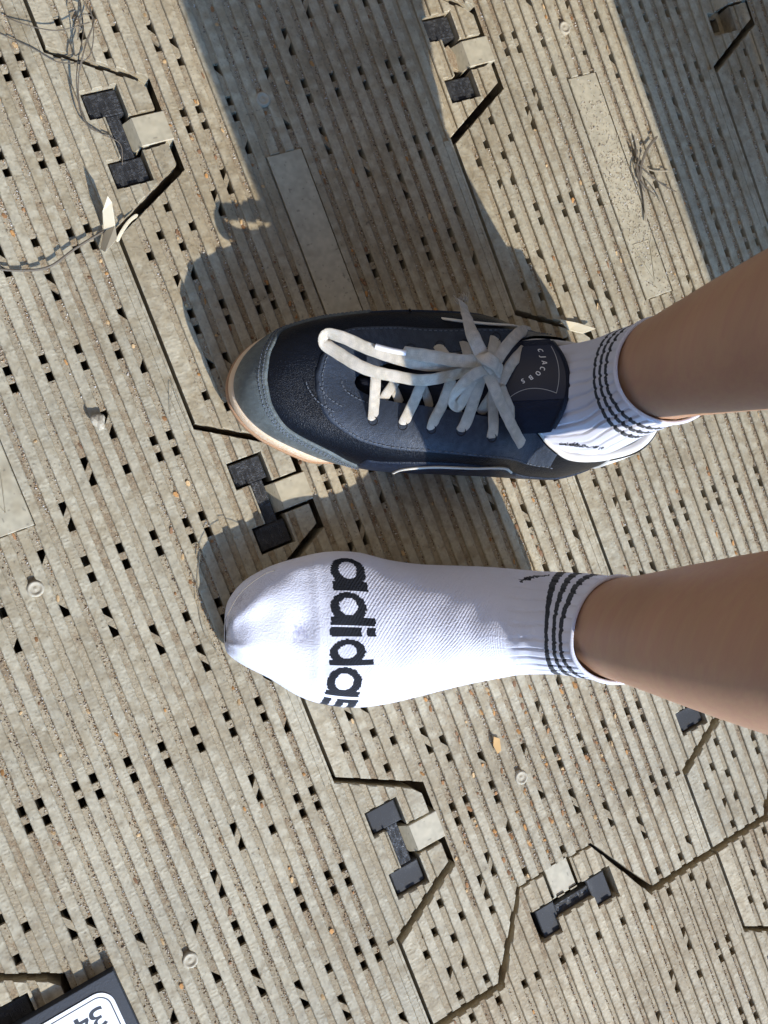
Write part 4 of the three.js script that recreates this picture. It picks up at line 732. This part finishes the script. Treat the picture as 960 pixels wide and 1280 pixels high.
// phone in the hand, just behind the lens
{
  const p = thing('phone', 'dark smartphone held out above the feet', 'phone', null, phoneC); p.quaternion.setFromRotationMatrix(new THREE.Matrix4().makeBasis(RGT, UPV, FWD.clone().negate()));
  const s = new THREE.Shape(), w = 0.034, h = 0.069, r = 0.009; s.moveTo(-w + r, -h); s.lineTo(w - r, -h); s.absarc(w - r, -h + r, r, -Math.PI / 2, 0); s.lineTo(w, h - r); s.absarc(w - r, h - r, r, 0, Math.PI / 2); s.lineTo(-w + r, h); s.absarc(-w + r, h - r, r, Math.PI / 2, Math.PI); s.lineTo(-w, -h + r); s.absarc(-w + r, -h + r, r, Math.PI, Math.PI * 1.5);
  mesh('case', new THREE.ExtrudeGeometry(s, { depth: 0.006, bevelEnabled: true, bevelSize: 0.001, bevelThickness: 0.001, bevelSegments: 2 }), new THREE.MeshStandardMaterial({ color: lin(0.03, 0.03, 0.035), roughness: 0.4 }), p);
  const sc = new THREE.PlaneGeometry(0.060, 0.128); mesh('screen', sc, new THREE.MeshPhysicalMaterial({ color: lin(0.01, 0.01, 0.012), roughness: 0.1 }), p).position.z = 0.0075;
}

// ------------------------------------------------------------ number sign lying on the panels
{
  const o = at(142, 1212, 0.006), sg = thing('number_sign', 'dark rectangular sign with a white number label lying flat on the floor', 'sign', null, V(o.x, 0, o.z)); sg.rotation.y = 0.03;
  const W = 0.16, D = 0.10; // reaches to -x and +z from its corner
  mesh('plate', bevelBox(-W, 0, 0, D, 0.0062, 0.0006, 0.006), new THREE.MeshStandardMaterial({ color: lin(0.014, 0.016, 0.020), roughness: 0.6, bumpMap: rep(ribBump, 6), bumpScale: 0.0001 }), sg);
  const t = canvasTex(1024, 656, (g, w, h) => {
    g.fillStyle = '#f1f0ee'; g.fillRect(0, 0, w, h); g.strokeStyle = '#22262e'; g.lineWidth = 6; g.beginPath(); g.roundRect(20, 20, w - 40, h - 40, 62); g.stroke();
    g.fillStyle = '#22262e'; g.font = 'bold 138px sans-serif'; g.textAlign = 'left'; g.textBaseline = 'alphabetic'; g.save(); g.translate(w - 60, 60); g.rotate(Math.PI); g.fillText('340', 0, 0); g.restore();
  });
  const s = new THREE.Shape(), w = 0.128, d = 0.082, r = 0.010, x0 = -0.0065 - w, z0 = 0.0070; s.moveTo(x0 + r, z0); s.lineTo(x0 + w - r, z0); s.absarc(x0 + w - r, z0 + r, r, -Math.PI / 2, 0); s.lineTo(x0 + w, z0 + d - r); s.absarc(x0 + w - r, z0 + d - r, r, 0, Math.PI / 2); s.lineTo(x0 + r, z0 + d); s.absarc(x0 + r, z0 + d - r, r, Math.PI / 2, Math.PI); s.lineTo(x0, z0 + r); s.absarc(x0 + r, z0 + r, r, Math.PI, Math.PI * 1.5);
  const g = new THREE.ExtrudeGeometry(s, { depth: 0.0004, bevelEnabled: false }), P = g.attributes.position, U = g.attributes.uv;
  for (let i = 0; i < P.count; i++) U.setXY(i, (P.getX(i) - x0) / w, (P.getY(i) - z0) / d);
  g.rotateX(Math.PI / 2); g.translate(0, 0.0068, 0);
  mesh('number_label', g, new THREE.MeshStandardMaterial({ map: t, roughness: 0.5 }), sg);
}

// ------------------------------------------------------------ litter
const matStraw = new THREE.MeshStandardMaterial({ color: lin(0.30, 0.25, 0.17), roughness: 0.9 }), matFibre = new THREE.MeshStandardMaterial({ color: lin(0.12, 0.095, 0.065), roughness: 0.8 }), matPale = new THREE.MeshStandardMaterial({ color: lin(0.62, 0.53, 0.36), roughness: 0.9 });
const px3 = (list) => list.map((p) => at(p[0], p[1], p[2] ?? 0.001));
function one(name, geo, mat, label, cat_, group) { const m = mesh(numbered(name), geo, mat, scene); return tag(m, label, cat_, group); }
// thin fibres over the clip
for (const p of [[[100, 0], [104, 40, 0.006], [97, 80, 0.008], [96, 110, 0.006], [105, 150, 0.003], [125, 166, 0.003], [150, 180, 0.001], [153, 206, -0.002]], [[112, 8, 0.004], [116, 30, 0.010], [106, 60, 0.012], [99, 88, 0.009], [99, 125, 0.005], [110, 158, 0.003], [140, 170, 0.0]], [[0, 42], [40, 60, 0.002], [75, 78, 0.002], [110, 72, 0.006], [116, 25, 0.012], [106, 2, 0.012]], [[5, 20], [30, 30, 0.004], [70, 38, 0.006], [112, 28, 0.010]], [[100, 88, 0.004], [107, 55, 0.012], [117, 22, 0.012], [104, 18, 0.012], [97, 50, 0.006]]]) one('dry_fibre', tube(px3(p), 0.00038, 60, 5), matFibre, 'thin dry plant fibre trailing over the clip with fibres', 'fibre', 'fibres over one clip');
one('twig', tube(px3([[-8, 336, 0.002], [25, 338, 0.002], [60, 334, 0.004], [95, 310, 0.004], [128, 290, 0.003], [140, 284, 0.002]]), 0.0008, 40, 6), matFibre, 'thin dark twig lying behind the pale leaf chip', 'twig');
function chip(out, h0, thick, curl) {
  const s = new THREE.Shape(); const P = out.map((p) => at(p[0], p[1], h0)); const c = P.reduce((a, b) => a.add(b), V(0, 0, 0)).multiplyScalar(1 / P.length);
  P.forEach((p, i) => (i ? s.lineTo(p.x - c.x, -(p.z - c.z)) : s.moveTo(p.x - c.x, -(p.z - c.z))));
  const g = new THREE.ExtrudeGeometry(s, { depth: thick, bevelEnabled: true, bevelSize: thick * 0.3, bevelThickness: thick * 0.3, bevelSegments: 1 }); g.rotateX(-Math.PI / 2);
  const Q = g.attributes.position; for (let i = 0; i < Q.count; i++) Q.setY(i, Q.getY(i) + curl * (Q.getZ(i) ** 2) * 40 + curl * Q.getX(i) * 0.6);
  g.translate(c.x, h0 - thick, c.z); g.computeVertexNormals(); return g;
}
one('leaf_chip', chip([[133, 257], [138, 262], [143, 285], [145, 303], [131, 318], [126, 310], [130, 288], [128, 268]], 0.004, 0.0008, 1.4), matPale, 'pale dry leaf chip standing at the panel corner', 'leaf chip');
one('leaf_strip', ribbon([at(146, 302, 0.003), at(152, 290, 0.004), at(162, 276, 0.003), at(172, 268, 0.0025)], 0.0022, 0.0004, V(0.3, 1, 0).normalize(), 20), matPale, 'pale strip of dry leaf bridging the notch seam by the leaf chip', 'leaf strip');
one('leaf_chip', chip([[700, 399], [722, 404], [742, 412], [728, 417], [712, 412]], 0.003, 0.0007, 0.3), matPale, 'pale dry husk beside the shoe collar', 'husk');
one('leaf_chip', chip([[617, 921], [624, 923], [626, 938], [622, 942], [617, 932]], 0.0015, 0.0005, 0.2), new THREE.MeshStandardMaterial({ color: lin(0.55, 0.33, 0.13), roughness: 0.9 }), 'small orange leaf flake below the white sock', 'leaf flake');
// pebble
{ const g = new THREE.IcosahedronGeometry(0.0042, 2), Q = g.attributes.position; for (let i = 0; i < Q.count; i++) { const k = 1 + 0.25 * Math.sin(Q.getX(i) * 900 + 1) * Math.sin(Q.getZ(i) * 700); Q.setXYZ(i, Q.getX(i) * k, Q.getY(i) * 0.8 * k, Q.getZ(i) * k * 1.25); } g.computeVertexNormals(); const p = at(123, 528, 0); g.translate(p.x, 0.003, p.z); one('pebble', g, new THREE.MeshStandardMaterial({ color: lin(0.42, 0.36, 0.26), roughness: 0.9 }), 'small tan pebble on the ribs', 'pebble'); }
// dry grass tuft
{
  const t = thing('dry_grass_tuft', 'tuft of dry grass blades lying across the ribs by the smooth plate', 'grass tuft');
  const B = [[[793, 168], [798, 190], [800, 215], [806, 250], [808, 278]], [[822, 170], [810, 185], [802, 205], [800, 225]], [[798, 205], [815, 220], [830, 232], [846, 240]], [[800, 215], [818, 236], [832, 262]], [[795, 185], [797, 210], [803, 228], [820, 245]], [[801, 190], [796, 215], [806, 240]], [[790, 180], [800, 200], [812, 212], [838, 214]]];
  B.forEach((b, i) => mesh('blade', ribbon(b.map((p, k) => at(p[0], p[1], 0.0018 + 0.0012 * ((k * 3 + i) % 3))), i < 2 ? 0.0022 : 0.0011, 0.0005, V(0, 1, 0), 20), i % 3 ? matFibre : matStraw, t));
}
// hair by the sock toe and a hair in the seam
for (const p of [[[278, 790, 0.001], [284, 770, 0.022], [300, 742, 0.030], [330, 718, 0.030], [352, 711, 0.02]], [[213, 520], [216, 480, 0.003], [222, 500, 0.001], [250, 560, 0.001], [280, 600, 0.001]], [[250, 690], [247, 740, 0.001], [255, 790, 0.001], [275, 820, 0.001]]]) one('hair_strand', tube(px3(p), 0.00022, 50, 4), matStraw, 'thin loose hair lying near the sock toe', 'hair', 'loose hairs near the sock toe');
// leaf crumbs caught in the grooves
{
  const g = new THREE.IcosahedronGeometry(1, 0), im = new THREE.InstancedMesh(g, new THREE.MeshStandardMaterial({ roughness: 0.95 }), 650), M = new THREE.Matrix4(), q = new THREE.Quaternion(), pal = [lin(0.42, 0.21, 0.07), lin(0.30, 0.15, 0.06), lin(0.5, 0.33, 0.16), lin(0.22, 0.12, 0.06)];
  let n = 0;
  while (n < 650) {
    const c = Math.floor(rr(-2, 2)), k = Math.floor(rr(0, 21)), v = rr(-2.9, 0.5), u = c + G0 + GP * k, near = Math.exp(-(((u + 0.42) / 0.35) ** 2) - ((v + 0.5) / 0.6) ** 2) + 0.5 * Math.exp(-(((u + 0.6) / 0.3) ** 2) - ((v + 2.0) / 0.5) ** 2) + 0.12;
    if (rnd() > near || inHole(k, v) || openAt(u - c, v)) continue;
    q.setFromEuler(new THREE.Euler(rr(-0.4, 0.4), rr(-0.4, 0.4), rr(-0.4, 0.4))); M.compose(V((u + rr(-0.005, 0.005)) * L, GY + 0.0003, v * L), q, V(rr(0.0007, 0.0016), 0.0004, rr(0.001, 0.0032))); im.setMatrixAt(n, M); im.setColorAt(n, pal[Math.floor(rnd() * 4)]); n++;
  }
  im.name = 'leaf_crumbs'; im.userData = { kind: 'stuff', label: 'orange brown leaf crumbs caught in the grooves', category: 'leaf crumbs' }; im.castShadow = im.receiveShadow = true; scene.add(im);
}
renderer.render(scene, camera);
